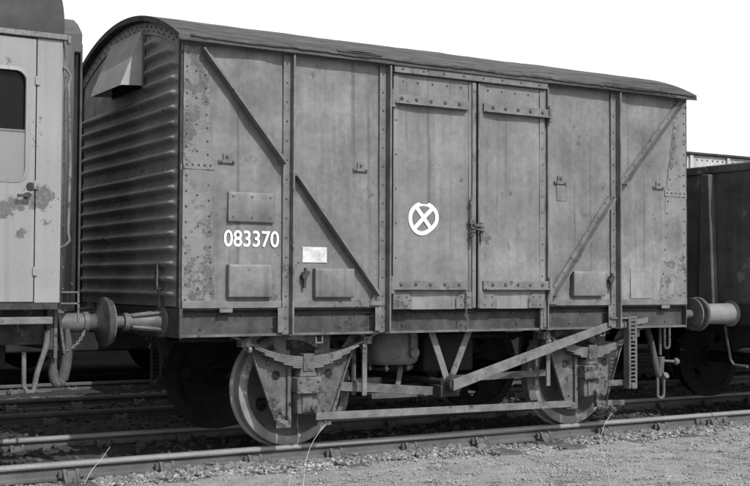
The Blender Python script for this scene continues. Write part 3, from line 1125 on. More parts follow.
# vacuum hose, hanging coupling and hook at the right-hand end
def bez(p, n=18):
    P = [Vector(q) for q in p]
    out = []
    for i in range(n + 1):
        t = i / n
        out.append((P[0] * (1 - t) ** 3 + P[1] * 3 * t * (1 - t) ** 2 + P[2] * 3 * t * t * (1 - t) + P[3] * t ** 3))
    return out


m = MB().tube(bez([(L - 0.02, 0.57, 0.96), (L + 0.03, 0.50, 0.80), (L - 0.02, 0.44, 0.62), (L + 0.02, 0.40, 0.43)], 30), 0.034, 10, 0.10)
m.build('vacuum_hose', 'rubber', van, 0)
m = MB().tube([(L + 0.02, 0.40, 0.435), (L + 0.03, 0.36, 0.405), (L + 0.03, 0.31, 0.42)], 0.028, 8)
m.cyl((L + 0.03, 0.33, 0.412), (L + 0.03, 0.295, 0.435), 0.033, n=10)
m.build('hose_coupling', 'dust', van, 0)


def link_ring(x, y, z0, z1, wid, r, along='y'):
    pts = []
    for i in range(25):
        an = 2 * PI * i / 24
        s, c = math.sin(an), math.cos(an)
        h = (z1 - z0) / 2 - wid
        zz = (z0 + z1) / 2 + (h if s > 0 else -h) + wid * s
        pts.append((x + (wid * c if along == 'x' else 0), y + (wid * c if along == 'y' else 0), zz))
    return MB().tube(pts, r, 8)


m = link_ring(L + 0.10, 0.36, 0.70, 0.93, 0.035, 0.014, 'x')
m.v += []
m.build('coupling_link', 'dust', van, 0)
m = MB()
m.tube([(L + 0.22, 0.58, 0.95), (L + 0.22, 0.575, 0.62)], 0.016, 8)
m.cyl((L + 0.22, 0.575, 0.60), (L + 0.22, 0.57, 0.43), 0.045, 0.032, 8)
m.cyl((L + 0.12, 0.60, 0.565), (L + 0.42, 0.56, 0.545), 0.014, n=8)
m.lathe((L + 0.40, 0.56, 0.546), (L + 0.46, 0.555, 0.542), [(0, 0), (0.006, 0.03), (0.03, 0.042), (0.055, 0.03), (0.06, 0)], 10)
m.build('hanging_coupling', 'dust', van, 0)
m = link_ring(L + 0.22, 0.57, 0.17, 0.45, 0.045, 0.016, 'x')
m.build('coupling_link', 'dust', van, 0)

# running gear -------------------------------------------------------------
AX = (1.150, 4.198)
WY = W / 2 - 0.81


def make_wheel():
    """wheel centre disc with two holes; axis along y, centred on the origin, outer face towards -y"""
    m = MB().lathe((0, 0, 0), (0, 1, 0), [(-0.012, 0), (-0.012, 0.085), (0.0, 0.115), (0.035, 0.13), (0.045, 0.20), (0.03, 0.34), (0.012, 0.39), (0.012, 0.402), (0.115, 0.402), (0.115, 0.385), (0.075, 0.33), (0.085, 0.2), (0.10, 0.13), (0.15, 0.115), (0.15, 0)], 48)
    me = bpy.data.meshes.new('wheel_raw')
    me.from_pydata(m.v, [], m.f)
    bm = bmesh.new()
    bm.from_mesh(me)
    bmesh.ops.remove_doubles(bm, verts=bm.verts, dist=0.0002)
    bmesh.ops.recalc_face_normals(bm, faces=bm.faces)
    bm.to_mesh(me)
    bm.free()
    a = bpy.data.objects.new('wheel_raw', me)
    COL.objects.link(a)
    c = MB()
    for an in (R(207), R(27)):
        c.cyl((0.275 * math.cos(an), -0.2, 0.275 * math.sin(an)), (0.275 * math.cos(an), 0.3, 0.275 * math.sin(an)), 0.066, n=20)
    cm = bpy.data.meshes.new('cut')
    cm.from_pydata(c.v, [], c.f)
    bm = bmesh.new()
    bm.from_mesh(cm)
    bmesh.ops.remove_doubles(bm, verts=bm.verts, dist=0.0004)
    bmesh.ops.recalc_face_normals(bm, faces=bm.faces)
    bm.to_mesh(cm)
    bm.free()
    b = bpy.data.objects.new('cut', cm)
    COL.objects.link(b)
    mod = a.modifiers.new('holes', 'BOOLEAN')
    mod.operation = 'DIFFERENCE'
    mod.object = b
    mod.solver = 'EXACT'
    dg = bpy.context.evaluated_depsgraph_get()
    out = bpy.data.meshes.new_from_object(a.evaluated_get(dg))
    bpy.data.objects.remove(a)
    bpy.data.objects.remove(b)
    return out


WHEEL_ME = make_wheel()
WHEEL_ME.polygons.foreach_set('use_smooth', [True] * len(WHEEL_ME.polygons))
WHEEL_ME.set_sharp_from_angle(angle=R(30))
WHEEL_ME.name = 'wheel'
TY = MB().lathe((0, 0, 0), (0, 1, 0), [(0.008, 0.398), (-0.004, 0.402), (-0.008, 0.412), (-0.008, 0.462), (0.0, 0.4765), (0.09, 0.482), (0.10, 0.492), (0.106, 0.505), (0.122, 0.508), (0.132, 0.495), (0.134, 0.41), (0.120, 0.40), (0.008, 0.398)], 64)
_tyre = TY.build('tyre', 'tyre', None, 0, angle=30)
TYRE_ME = _tyre.data
bpy.data.objects.remove(_tyre)
WHEEL_ME.materials.clear()
WHEEL_ME.materials.append(M['wheel'])
BW = bpy.data.meshes.new('none')


def put_wheel(parent, x, y, z=0.4765, turn=False, spin=0.0, shaded=False):
    w = bpy.data.objects.new('wheel', WHEEL_ME)
    COL.objects.link(w)
    w.parent = parent
    w.matrix_parent_inverse = world_of(parent).inverted()
    w.location = (x, y, z)
    w.rotation_euler = (0, spin, PI if turn else 0)
    t = bpy.data.objects.new('tyre', TYRE_ME)
    COL.objects.link(t)
    t.parent = w
    if shaded:  # shade put into the colour: black replaces the wheel and tyre tones
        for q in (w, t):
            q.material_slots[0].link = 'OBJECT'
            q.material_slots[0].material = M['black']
    return w


for i, ax in enumerate(AX):
    put_wheel(van, ax, WY, spin=(0 if i == 0 else 0.9))
    put_wheel(van, ax, W - WY, turn=True, shaded=True, spin=(0.4 if i == 0 else 1.9))
    MB().cyl((ax, 0.12, 0.4765), (ax, W - 0.12, 0.4765), 0.07, n=14).build('axle', 'black', van, 0)


def running_gear(ax):
    yp = 0.205
    # W-shaped axleguard
    for s in (-1, 1):
        def q(x, z):
            return (ax + s * x, z)
        poly = [q(0.115, 0.80), q(0.115, 0.22), q(0.125, 0.17), q(0.255, 0.17), q(0.262, 0.24), q(0.475, 0.80)]
        inner = MB()
        inner.prism(poly if s < 0 else poly[::-1], yp, yp + 0.014)
        strap = [q(0.15, 0.79), q(0.26, 0.79), q(0.265, 0.935), q(0.155, 0.935)]
        inner.prism(strap if s > 0 else strap[::-1], yp + 0.002, yp + 0.0135)
        strap = [q(0.36, 0.79), q(0.474, 0.79), q(0.56, 0.935), q(0.46, 0.935)]
        inner.prism(strap if s > 0 else strap[::-1], yp + 0.002, yp + 0.0135)
        g = vp(inner, 'axleguard', 'dust', 0.002)
        e = MB()
        # stiffening edge along the sloping side, bolts and the horn cheek
        e.beam((ax + s * 0.468, yp - 0.012, 0.80), (ax + s * 0.258, yp - 0.012, 0.24), 0.016, 0.022)
        e.box(min(ax + s * 0.115, ax + s * 0.150), max(ax + s * 0.115, ax + s * 0.150), yp - 0.030, yp - 0.0005, 0.22, 0.70)
        e.box(min(ax + s * 0.12, ax + s * 0.255), max(ax + s * 0.12, ax + s * 0.255), yp - 0.035, yp - 0.0008, 0.175, 0.235)
        for bx, bz in ((0.20, 0.30), (0.19, 0.21), (0.36, 0.74), (0.2, 0.74)):
            e.rivet((ax + s * bx, yp - 0.001 if bz > 0.25 else yp - 0.035, bz), r=0.016, h=0.016)
        e.build('edge_strip', 'dust', g, 0.002)
        h = MB().cyl((ax + s * 0.245, yp - 0.004, 0.60), (ax + s * 0.245, yp - 0.0005, 0.60), 0.038, n=16)
        h.build('hole_disc', 'black', g, 0)  # black disc stands for the shade inside a cut-out
    # axlebox
    b = MB()
    b.box(ax - 0.112, ax + 0.112, 0.075, 0.30, 0.46, 0.585)
    b.box(ax - 0.095, ax + 0.095, 0.11, 0.30, 0.285, 0.459)
    b.prism([(ax - 0.085, 0.585), (ax + 0.085, 0.585), (ax + 0.06, 0.66), (ax - 0.06, 0.66)], 0.10, 0.24)
    ab = vp(b, 'axlebox', 'dust', 0.01)
    c = MB()
    c.box(ax - 0.125, ax + 0.125, 0.055, 0.0745, 0.455, 0.475)
    c.cyl((ax + 0.045, 0.11, 0.335), (ax + 0.045, 0.068, 0.335), 0.028, n=8)
    c.box(ax - 0.055, ax + 0.035, 0.096, 0.1095, 0.30, 0.44)
    c.rivet((ax - 0.08, 0.074, 0.55), r=0.014, h=0.014)
    c.rivet((ax + 0.08, 0.074, 0.55), r=0.014, h=0.014)
    c.build('axlebox_cover', 'dust', ab, 0.004)
    # leaf spring
    sp = MB()
    for k in range(6):
        half = 0.565 - k * 0.085
        n = 16
        vs2 = []
        for i in range(n + 1):
            x = -half + 2 * half * i / n
            z = 0.752 - k * 0.0165 + 0.135 * (x / 0.55) ** 2
            vs2 += [(ax + x, 0.10, z), (ax + x, 0.185, z), (ax + x, 0.185, z - 0.0145), (ax + x, 0.10, z - 0.0145)]
        fs2 = []
        for i in range(n):
            for j in range(4):
                fs2.append((4 * i + j, 4 * i + (j + 1) % 4, 4 * i + 4 + (j + 1) % 4, 4 * i + 4 + j))
        fs2 += [(0, 1, 2, 3), (4 * n, 4 * n + 1, 4 * n + 2, 4 * n + 3)]
        sp.add(vs2, fs2)
    so = vp(sp, 'leaf_spring', 'lightsteel', 0)
    bk = MB().box(ax - 0.05, ax + 0.05, 0.088, 0.195, 0.635, 0.775)
    bk.box(ax - 0.02, ax + 0.02, 0.080, 0.0875, 0.65, 0.69)
    bk.build('spring_buckle', 'dust', so, 0.006)
    # spring shoes
    for s in (-1, 1):
        m = MB()
        cx = ax + s * 0.56
        m.beam((cx + s * 0.02, 0.14, 0.895), (cx + s * 0.13, 0.14, 0.935), 0.02, 0.05)
        m.beam((cx + s * 0.02, 0.14, 0.895), (cx - s * 0.10, 0.14, 0.935), 0.02, 0.05)
        m.box(cx - 0.04, cx + 0.04, 0.09, 0.19, 0.84, 0.905)
        m.cyl((cx, 0.075, 0.868), (cx, 0.205, 0.868), 0.022, n=10)
        m.cyl((cx - s * 0.02, 0.115, 0.82), (cx - s * 0.05, 0.115, 0.82), 0.03, n=8)
        vp(m, 'spring_shoe', 'lightsteel', 0.003)
    # little square staple under the solebar
    m = MB()
    m.box(ax + 0.02, ax + 0.032, 0.02, 0.045, 0.86, 0.932)
    m.box(ax + 0.078, ax + 0.09, 0.02, 0.045, 0.86, 0.932)
    m.box(ax + 0.0325, ax + 0.0775, 0.02, 0.045, 0.86, 0.872)
    vp(m, 'staple', 'lightsteel', 0.001)


for ax in AX:
    running_gear(ax)
# tie bar between the axleguards
m = MB().beam((AX[0] + 0.10, 0.162, 0.255), (AX[1] - 0.20, 0.162, 0.225), 0.062, 0.016)
m.box(AX[0] + 0.10, AX[0] + 0.27, 0.145, 0.1535, 0.225, 0.285)
vp(m, 'tie_bar', 'lightsteel', 0.002)
m = MB().beam((AX[1] + 0.24, 0.162, 0.215), (AX[1] + 0.46, 0.162, 0.205), 0.05, 0.016)
vp(m, 'tie_bar_stub', 'lightsteel', 0.002)
# brake blocks and hangers
for ax, s in ((AX[0], 1), (AX[1], -1)):
    m = MB()
    pts = []
    for i in range(9):
        an = R(-28 + 56 * i / 8)
        pts.append((ax + s * 0.482 * math.cos(an), 0.4765 + 0.482 * math.sin(an)))
    for i in range(8, -1, -1):
        an = R(-24 + 48 * i / 8)
        pts.append((ax + s * 0.56 * math.cos(an), 0.4765 + 0.56 * math.sin(an)))
    m.prism(pts if s < 0 else pts[::-1], WY - 0.02, WY + 0.07)
    vp(m, 'brake_block', 'dust', 0.004)
    m = MB().box(ax + s * 0.535 - 0.02, ax + s * 0.535 + 0.02, 0.28, 0.30, 0.40, 0.94)
    m.cyl((ax + s * 0.545, 0.25, 0.50), (ax + s * 0.545, 0.48, 0.50), 0.024, n=10)
    vp(m, 'brake_hanger', 'dust', 0.002)
    m = MB().box(ax + s * 0.535 - 0.022, ax + s * 0.535 + 0.022, 0.10, 0.118, 0.41, 0.88)
    vp(m, 'safety_strap', 'lightsteel', 0.002)
# push rods from the cross shaft
m = MB().beam((AX[0] + 0.36, 0.25, 0.485), (2.52, 0.25, 0.40), 0.075, 0.02)
m.beam((2.60, 0.25, 0.50), (AX[1] - 0.40, 0.25, 0.52), 0.06, 0.02)
vp(m, 'push_rod', 'dust', 0.002)
# V hanger and cross shaft
m = MB()
m.beam((2.375, 0.130, 0.935), (2.545, 0.130, 0.50), 0.062, 0.014)
m.beam((2.79, 0.145, 0.935), (2.59, 0.145, 0.50), 0.062, 0.014)
m.box(2.50, 2.64, 0.115, 0.165, 0.44, 0.53)
vp(m, 'vee_hanger', 'lightsteel', 0.002)
MB().cyl((2.57, 0.10, 0.48), (2.57, W - 0.10, 0.48), 0.028, n=12).build('cross_shaft', 'under', van, 0)
m = MB().cyl((2.57, 0.02, 0.48), (2.57, 0.11, 0.48), 0.075, n=14)
m.box(2.47, 2.67, 0.118, 0.30, 0.36, 0.46)
vp(m, 'shaft_bracket', 'under', 0.004)
# brake lever
m = MB()
PL = [(2.52, 0.47), (3.6, 0.765), (4.20, 0.925), (4.36, 0.968), (4.55, 0.972)]
for (xa, za), (xb, zb) in zip(PL[:-1], PL[1:]):
    pass
wd_ = [0.05, 0.045, 0.04, 0.036, 0.03]
up = [(x, z + w) for (x, z), w in zip(PL, wd_)]
dn = [(x, z - w) for (x, z), w in zip(PL, wd_)]
m.prism(dn + up[::-1], -0.005, 0.013)
m.prism([(4.50, 0.935), (4.80, 0.985), (4.80, 1.035), (4.50, 0.99)], -0.02, -0.0055)
vp(m, 'brake_lever', 'lightsteel', 0.003)
# lever guard with its holes
m = MB()
m.box(4.52, 4.545, -0.055, -0.042, 0.36, 1.03)
m.box(4.60, 4.625, -0.055, -0.042, 0.36, 1.03)
for k in range(17):
    z = 0.40 + k * 0.0375
    m.box(4.5455, 4.5995, -0.055, -0.042, z, z + 0.016)
m.box(4.30, 4.545, -0.041, -0.012, 1.02, 1.04)
m.box(4.545, 4.63, -0.0415, 0.05, 1.025, 1.045)
m.box(4.52, 4.54, -0.0415, 0.02, 0.36, 0.93)
m.box(4.30, 4.60, 0.03, 0.045, 0.385, 0.44)
m.cyl((4.575, -0.065, 0.385), (4.575, 0.02, 0.385), 0.03, n=10)
vp(m, 'lever_guard', 'dust', 0.002)
turned_side = turned(SIDE, L, W)
# vacuum cylinder under the floor
m = MB().lathe((2.25, 0.62, 0.93), (2.25, 0.62, 0.0), [(0, 0), (0, 0.25), (0.03, 0.262), (0.25, 0.262), (0.275, 0.255), (0.30, 0.225), (0.305, 0)], 36)
vc = m.build('vacuum_cylinder', 'lightsteel', van, 0)
m = MB()
for dx, dy in ((-0.12, -0.15), (0.10, -0.16), (0.2, -0.05), (-0.2, 0.0)):
    m.cyl((2.25 + dx, 0.62 + dy, 0.64), (2.25 + dx, 0.62 + dy, 0.575), 0.014, n=8)
    m.cyl((2.25 + dx, 0.62 + dy, 0.605), (2.25 + dx, 0.62 + dy, 0.59), 0.027, n=6)
m.box(2.30, 2.36, 0.335, 0.356, 0.70, 0.935)
m.cyl((2.33, 0.36, 0.74), (2.33, 0.31, 0.74), 0.045, n=12)
m.build('bolts', 'lightsteel', vc, 0)
m = MB().beam((2.30, 0.50, 0.62), (2.22, 0.45, 0.38), 0.05, 0.02)
m.box(1.95, 2.55, 0.42, 0.50, 0.34, 0.385)
m.box(1.75, 2.1, 0.5, 0.53, 0.46, 0.52)
m.build('cylinder_linkage', 'dust', van, 0.003)
MB().tube([(0.3, 0.78, 0.88), (1.9, 0.74, 0.86), (2.4, 0.95, 0.84), (5.0, 0.75, 0.86)], 0.025, 8).build('train_pipe', 'under', van, 0)
MB().box(2.55, 3.1, 0.5, 0.95, 0.55, 0.90).build('reservoir_bracket', 'black', van, 0.02)


# ------------------------------------------------------------------ open wagons (end facing the van at local x = 0)
def make_open_wagon(label, group=None, body='mineral', h=2.64, pale=True):
    t = empty('open_wagon', (0, 0, 0), label, 'wagon', group)
    LN, WD = 5.03, 2.44
    for y0, y1 in ((0, 0.03), (WD - 0.03, WD)):
        MB().box(0.031, LN - 0.031, y0, y1, 1.15, h - 0.09).build('side_panel', body, t, 0.002)
        MB().box(0.0, LN, y0 - 0.02, y1 + 0.02, h - 0.089, h).build('top_rail', body, t, 0.012)
    for x0, x1 in ((0, 0.03), (LN - 0.03, LN)):
        MB().box(x0, x1, 0.0, WD, 1.15, h - 0.0895).build('end_panel', body, t, 0.002)
        MB().box(x0 - 0.022, x1 + 0.022, 0.051, WD - 0.051, h - 0.088, h - 0.002).build('top_rail', body, t, 0.012)
        for y in (0.62, WD - 0.62):
            s = -1 if x0 == 0 else 1
            xa = x0 if s < 0 else x1
            m = MB().prism([(y - 0.11, 0.93), (y + 0.11, 0.93), (y + 0.055, h - 0.10), (y - 0.055, h - 0.10)], xa + (s * 0.09 if s < 0 else 0.0005), xa - (0.0005 if s < 0 else -s * 0.09), axis='x')
            m.build('end_stanchion', body, t, 0.012)
    for x in (0.75, 1.65, 3.38, 4.28):
        for y in (-0.05, WD + 0.0005):
            MB().box(x - 0.035, x + 0.035, y, y + 0.049, 0.95, h - 0.092).build('side_stanchion', body, t, 0.004)
    m = MB().box(0.032, LN - 0.032, 0.032, WD - 0.032, 1.10, 1.16)
    m.build('floor', 'black', t, 0)
    for y in (0.0, WD - 0.07):
        MB().box(0.07, LN - 0.07, y + 0.001, y + 0.069, 0.93, 1.149).build('solebar', 'black', t, 0.004)
    for x in (0.0, LN - 0.068):
        MB().box(x, x + 0.068, 0.002, WD - 0.002, 0.925, 1.148).build('headstock', 'black', t, 0.004)
    for x0, s in ((0.0, -1), (LN, 1)):
        for y in (WD / 2 - 0.866, WD / 2 + 0.866):
            a, b = (x0, y, 1.045), (x0 + s, y, 1.045)
            c = MB().lathe(a, b, [(-0.01, 0), (-0.01, 0.135), (0.02, 0.135), (0.025, 0.112), (0.06, 0.110), (0.40, 0.106), (0.40, 0.118), (0.425, 0.118), (0.428, 0)], 28).build('buffer', 'pale_buffer' if pale else 'black', t)
            MB().lathe(a, b, [(0.425, 0), (0.425, 0.06), (0.468, 0.06), (0.475, 0.15), (0.482, 0.176), (0.50, 0.178), (0.512, 0.168), (0.522, 0.09), (0.526, 0)], 32).build('buffer_head', 'dust', c)
    for ax in (1.35, LN - 1.30):
        for y, tn in ((WD / 2 - 0.81, False), (WD / 2 + 0.81, True)):
            put_wheel(t, ax, y, turn=tn, spin=ax, shaded=True)
        MB().cyl((ax, 0.15, 0.4765), (ax, WD - 0.15, 0.4765), 0.07, n=12).build('axle', 'black', t)
        for y in (0.19, WD - 0.20):
            m = MB()
            for s in (-1, 1):
                poly = [(ax + s * 0.11, 0.93), (ax + s * 0.11, 0.22), (ax + s * 0.24, 0.22), (ax + s * 0.46, 0.93)]
                m.prism(poly if s < 0 else poly[::-1], y, y + 0.012)
            m.build('axleguard', 'black', t, 0)
            yb = y - 0.10 if y < 1 else y + 0.02
            MB().box(ax - 0.1, ax + 0.1, yb, yb + 0.11, 0.29, 0.62).build('axlebox', 'dust', t, 0.012)
            sp = MB()
            for k in range(5):
                hf = 0.52 - k * 0.09
                pr = [(ax - hf + 2 * hf * i / 8, 0.76 - k * 0.017 + 0.12 * ((-hf + 2 * hf * i / 8) / 0.52) ** 2) for i in range(9)]
                lo = [(a_, b_ - 0.015) for a_, b_ in pr]
                sp.prism(lo + pr[::-1], yb + 0.02, yb + 0.095)
            sp.build('leaf_spring', 'under', t, 0)
    return t


ow = make_open_wagon('rusty dark open wagon with pale buffer casing coupled at the right')
ow.location = (6.36, 0.0, 0)
# its brake rod bracket seen below the buffer
m = MB().tube([(0.02, 0.45, 0.92), (0.05, 0.40, 0.55), (0.06, 0.36, 0.50), (0.06, 0.18, 0.49)], 0.014, 8)
o = m.build('bent_rod', 'dust', None)
o.parent = ow
o['once'] = 1
BGL = 'added dark open wagon on the middle track, blackening the view under the van'
ow2 = make_open_wagon(BGL, 'added dark wagons behind the van', body='black', pale=False)
ow2.location = (2.05, TRACKS[1] - 1.22, 0)  # wagon added to blacken the background under the van


def make_plain_van(label, group, LN, hgt, body, roofm, under='black'):
    t = empty('goods_van', (0, 0, 0), label, 'goods van', group)
    WD = 2.44
    MB().box(0, LN, 0, WD, 1.12, hgt).build('body', body, t, 0.01)
    poly = [(-0.05 + (WD + 0.1) * i / 12, arc_z(-0.05 + (WD + 0.1) * i / 12, -0.05, WD + 0.05, hgt + 0.03, 0.10)) for i in range(13)]
    MB().prism([(-0.05, hgt + 0.001), (WD + 0.05, hgt + 0.001)] + poly[::-1], -0.05, LN + 0.05, axis='x').build('roof', roofm, t, 0)
    for k in range(int(LN / 0.74) + 1):
        x = min(0.08 + k * 0.74, LN - 0.1)
        MB().box(x, x + 0.06, -0.03, -0.0005, 1.13, hgt - 0.01).build('side_stanchion', body, t, 0.003)
    rv = MB()
    for k in range(int(LN / 0.103)):
        rv.rivet((0.05 + k * 0.103, -0.001, hgt - 0.07), r=0.014, h=0.012)
    rv.build('rivets', 'rivet', t)
    MB().box(0.05, LN - 0.05, 0.02, WD - 0.02, 0.90, 1.119).build('underframe', under, t, 0)
    for ax in (1.15, LN - 1.15):
        for y, tn in ((WD / 2 - 0.81, False), (WD / 2 + 0.81, True)):
            put_wheel(t, ax, y, turn=tn, shaded=True)
        for y in (0.1, WD - 0.2):
            MB().prism([(ax - 0.42, 0.899), (ax - 0.12, 0.25), (ax + 0.12, 0.25), (ax + 0.42, 0.899)][::1], y, y + 0.1).build('axlebox', under, t, 0.01)
    MB().box(1.7, LN - 1.7, 0.25, WD - 0.25, 0.42, 0.899).build('brake_rigging', under, t, 0.03)
    return t


# pale van beyond the open wagon
pv = make_plain_van('pale wagon with dark roof edge showing over the dark open wagon', None, 6.2, 3.17, 'pale', 'under')
pv.location = (8.10, TRACKS[1] - 1.22, 0)
# dark vans on the farthest track: only their wheels and underframes are seen
dv = make_plain_van('dark goods van on the farthest track, glimpsed below coach and van', 'dark vans on the farthest track', 5.6, 3.3, 'black', 'black')
dv.location = (-1.2, TRACKS[2] - 1.22, 0)
for x in (-13.8, -7.5, 5.1, 11.4):
    c = copy_tree(dv)
    c.location = (x, TRACKS[2] - 1.22, 0)
for x in (-18.0, -11.8, -5.6, 0.6, 6.8, 13.0, 19.2):  # extra row added to shade and hide the sunlit ground beyond
    c = copy_tree(dv)
    c.location = (x, TRACKS[2] + 2.05, 0)
    c['label'] = 'added dark goods van hiding sunlit ground behind the farthest track'
    c['group'] = 'added dark vans behind the farthest track'

# ------------------------------------------------------------------ the coach
CX = -0.985          # corner of the coach body nearest the van
CY0, CY1 = -0.18, W + 0.18
CZ0, CZT = 1.205, 3.105
co = empty('passenger_coach', (-5.2, W / 2, 0), 'cream passenger coach with dark roof and gangway coupled at the left', 'coach')
CL = 8.6
xe = CX - CL


def cp_(m, name, mat, bevel=0.003, parent=None, **k):
    return m.build(name, mat, parent or co, bevel, **k)


DX0, DX1 = -1.86, -1.166
WX0, WX1, WZ0, WZ1 = -1.80, -1.236, 2.055, 2.815


def rounded(x0, x1, z0, z1, r, n=6):
    pts = []
    for cx_, cz_, a0 in ((x1 - r, z0 + r, -90), (x1 - r, z1 - r, 0), (x0 + r, z1 - r, 90), (x0 + r, z0 + r, 180)):
        for i in range(n + 1):
            an = R(a0 + 90 * i / n)
            pts.append((cx_ + r * math.cos(an), cz_ + r * math.sin(an)))
    return pts


def plate_with_window(x0, x1, z0, z1, wx0, wx1, wz0, wz1, y, t, r=0.07):
    """flat plate facing -y with a rounded window opening"""
    m = MB()
    ins = rounded(wx0, wx1, wz0, wz1, r)
    n = len(ins)
    out = []
    for (px, pz) in ins:
        # project outwards onto the rectangle
        cxm, czm = (wx0 + wx1) / 2, (wz0 + wz1) / 2
        dx, dz = px - cxm, pz - czm
        tx = ((x1 - cxm) if dx > 0 else (x0 - cxm)) / dx if abs(dx) > 1e-6 else 1e9
        tz = ((z1 - czm) if dz > 0 else (z0 - czm)) / dz if abs(dz) > 1e-6 else 1e9
        q = min(tx, tz)
        out.append((cxm + dx * q, czm + dz * q))
    for pts in (out,):
        for cx_, cz_ in ((x1, z0), (x1, z1), (x0, z1), (x0, z0)):
            j = min(range(n), key=lambda i: (pts[i][0] - cx_) ** 2 + (pts[i][1] - cz_) ** 2)
            pts[j] = (cx_, cz_)
    vs2 = [(a, y, b_) for a, b_ in out] + [(a, y, b_) for a, b_ in ins] + [(a, y + t, b_) for a, b_ in ins] + [(a, y + t, b_) for a, b_ in out]
    fs2 = []
    for i in range(n):
        j = (i + 1) % n
        fs2 += [(i, j, n + j, n + i), (n + i, n + j, 2 * n + j, 2 * n + i), (i, 3 * n + i, 3 * n + j, j)]
    m.add(vs2, fs2)
    return m


# side: corner panel, door with its window, then further panels with windows out of the picture
cp_(dented(MB(), DX1 + 0.004, CX, DX1 + 0.004, CX, CZ0, CZT - 0.055, CY0, 0.03, 8, 36, 0.0015, 61), 'side_panel', 'coach', 0)
door = cp_(plate_with_window(DX0, DX1 - 0.004, CZ0 + 0.003, CZT - 0.06, WX0, WX1, WZ0, WZ1, CY0 - 0.002, 0.03), 'door', 'coach', 0.003)
fr = MB()
pin = rounded(WX0 - 0.022, WX1 + 0.022, WZ0 - 0.022, WZ1 + 0.022, 0.085)
pii = rounded(WX0 + 0.004, WX1 - 0.004, WZ0 + 0.004, WZ1 - 0.004, 0.07)
n = len(pin)
fr.add([(a, CY0 - 0.006, b_) for a, b_ in pin] + [(a, CY0 - 0.010, b_) for a, b_ in pii] + [(a, CY0 + 0.02, b_) for a, b_ in pii],
       [(i, (i + 1) % n, n + (i + 1) % n, n + i) for i in range(n)] + [(n + i, n + (i + 1) % n, 2 * n + (i + 1) % n, 2 * n + i) for i in range(n)])
fr.build('window_frame', 'coach', door)
MB().box(WX0 - 0.03, WX1 + 0.03, CY0 + 0.006, CY0 + 0.018, WZ0 - 0.03, 2.385).build('window_pane', 'blind', door, label='pale lowered lower window pane')
MB().box(WX0 - 0.03, WX1 + 0.03, CY0 + 0.03, CY0 + 0.036, 2.30, WZ1 + 0.03).build('window_pane', 'glass', door, label='dark upper window pane')
MB().box(WX0 - 0.02, WX1 + 0.02, CY0 + 0.0015, CY0 + 0.022, 2.386, 2.402).build('window_rail', 'strap', door, 0.002)
hb = MB().cyl((-1.225, CY0 - 0.002, 1.945), (-1.225, CY0 - 0.05, 1.945), 0.022, n=10)
hb.beam((-1.225, CY0 - 0.045, 1.945), (-1.30, CY0 - 0.05, 1.94), 0.02, 0.014)
hb.lathe((-1.20, CY0 - 0.002, 2.01), (-1.20, CY0 - 0.012, 2.01), [(0, 0.03), (0.008, 0.028), (0.01, 0)], 12)
hb.build('door_handle', 'under', door)
for z in (1.42, 2.02, 2.75):
    hh = MB().box(DX1 - 0.012, DX1 + 0.020, CY0 - 0.014, CY0 - 0.0025, z - 0.03, z + 0.03)
    hh.build('hinge', 'coach', door, 0.003)
xp = DX0 - 0.006
k = 0
while xp > xe + 0.1:
    x0 = max(xe, xp - 1.6)
    if xp - x0 > 1.2:
        pn = cp_(plate_with_window(x0 + 0.003, xp, CZ0, CZT - 0.055, x0 + 0.22, xp - 0.22, 1.95, 2.8, CY0, 0.03), 'side_panel', 'coach', 0)
        MB().box(x0 + 0.2, xp - 0.2, CY0 + 0.022, CY0 + 0.028, 1.93, 2.82).build('window_pane', 'glass', pn)
    else:
        cp_(MB().box(x0 + 0.003, xp, CY0, CY0 + 0.03, CZ0, CZT - 0.055), 'side_panel', 'coach', 0)
    xp = x0
cp_(MB().box(xe, CX - 0.002, CY1 - 0.03, CY1, CZ0, CZT - 0.055), 'side_panel', 'coach', 0.002)
# gutter moulding
m = MB().box(xe, CX + 0.03, CY0 - 0.022, CY0 + 0.02, CZT - 0.052, CZT - 0.012)
m.box(CX + 0.0302, CX + 0.055, CY0 - 0.020, CY0 + 0.016, CZT - 0.075, CZT - 0.015)
cp_(m, 'gutter', 'lightsteel', 0.006)
MB().box(xe, CX - 0.01, CY0 + 0.004, CY0 + 0.03, CZ0 - 0.05, CZ0 - 0.002).build('bottom_rail', 'under', co, 0.003)
# roof: steep shoulder then shallow crown
m = MB()
n = 40
prof = []
for i in range(n + 1):
    a = PI * i / n
    y = (CY0 + CY1) / 2 - ((CY1 - CY0) / 2 - 0.0) * math.copysign(abs(math.cos(a)) ** 0.8, math.cos(a))
    prof.append((y, CZT - 0.011 + 0.62 * (math.sin(a) ** 0.8)))
vs2 = []
stations = [xe, CX - 3, CX - 1.0, CX - 0.3, CX + 0.012]
for x in stations:
    vs2 += [(x, y, z) for y, z in prof]
kk = n + 1
fs2 = []
for i in range(len(stations) - 1):
    for j in range(n):
        fs2.append((i * kk + j, i * kk + j + 1, (i + 1) * kk + j + 1, (i + 1) * kk + j))
fs2.append(tuple(range(kk)))
fs2.append(tuple(range((len(stations) - 1) * kk, len(stations) * kk)))
m.add(vs2, fs2)
cp_(m, 'roof', 'coach_roof', 0)
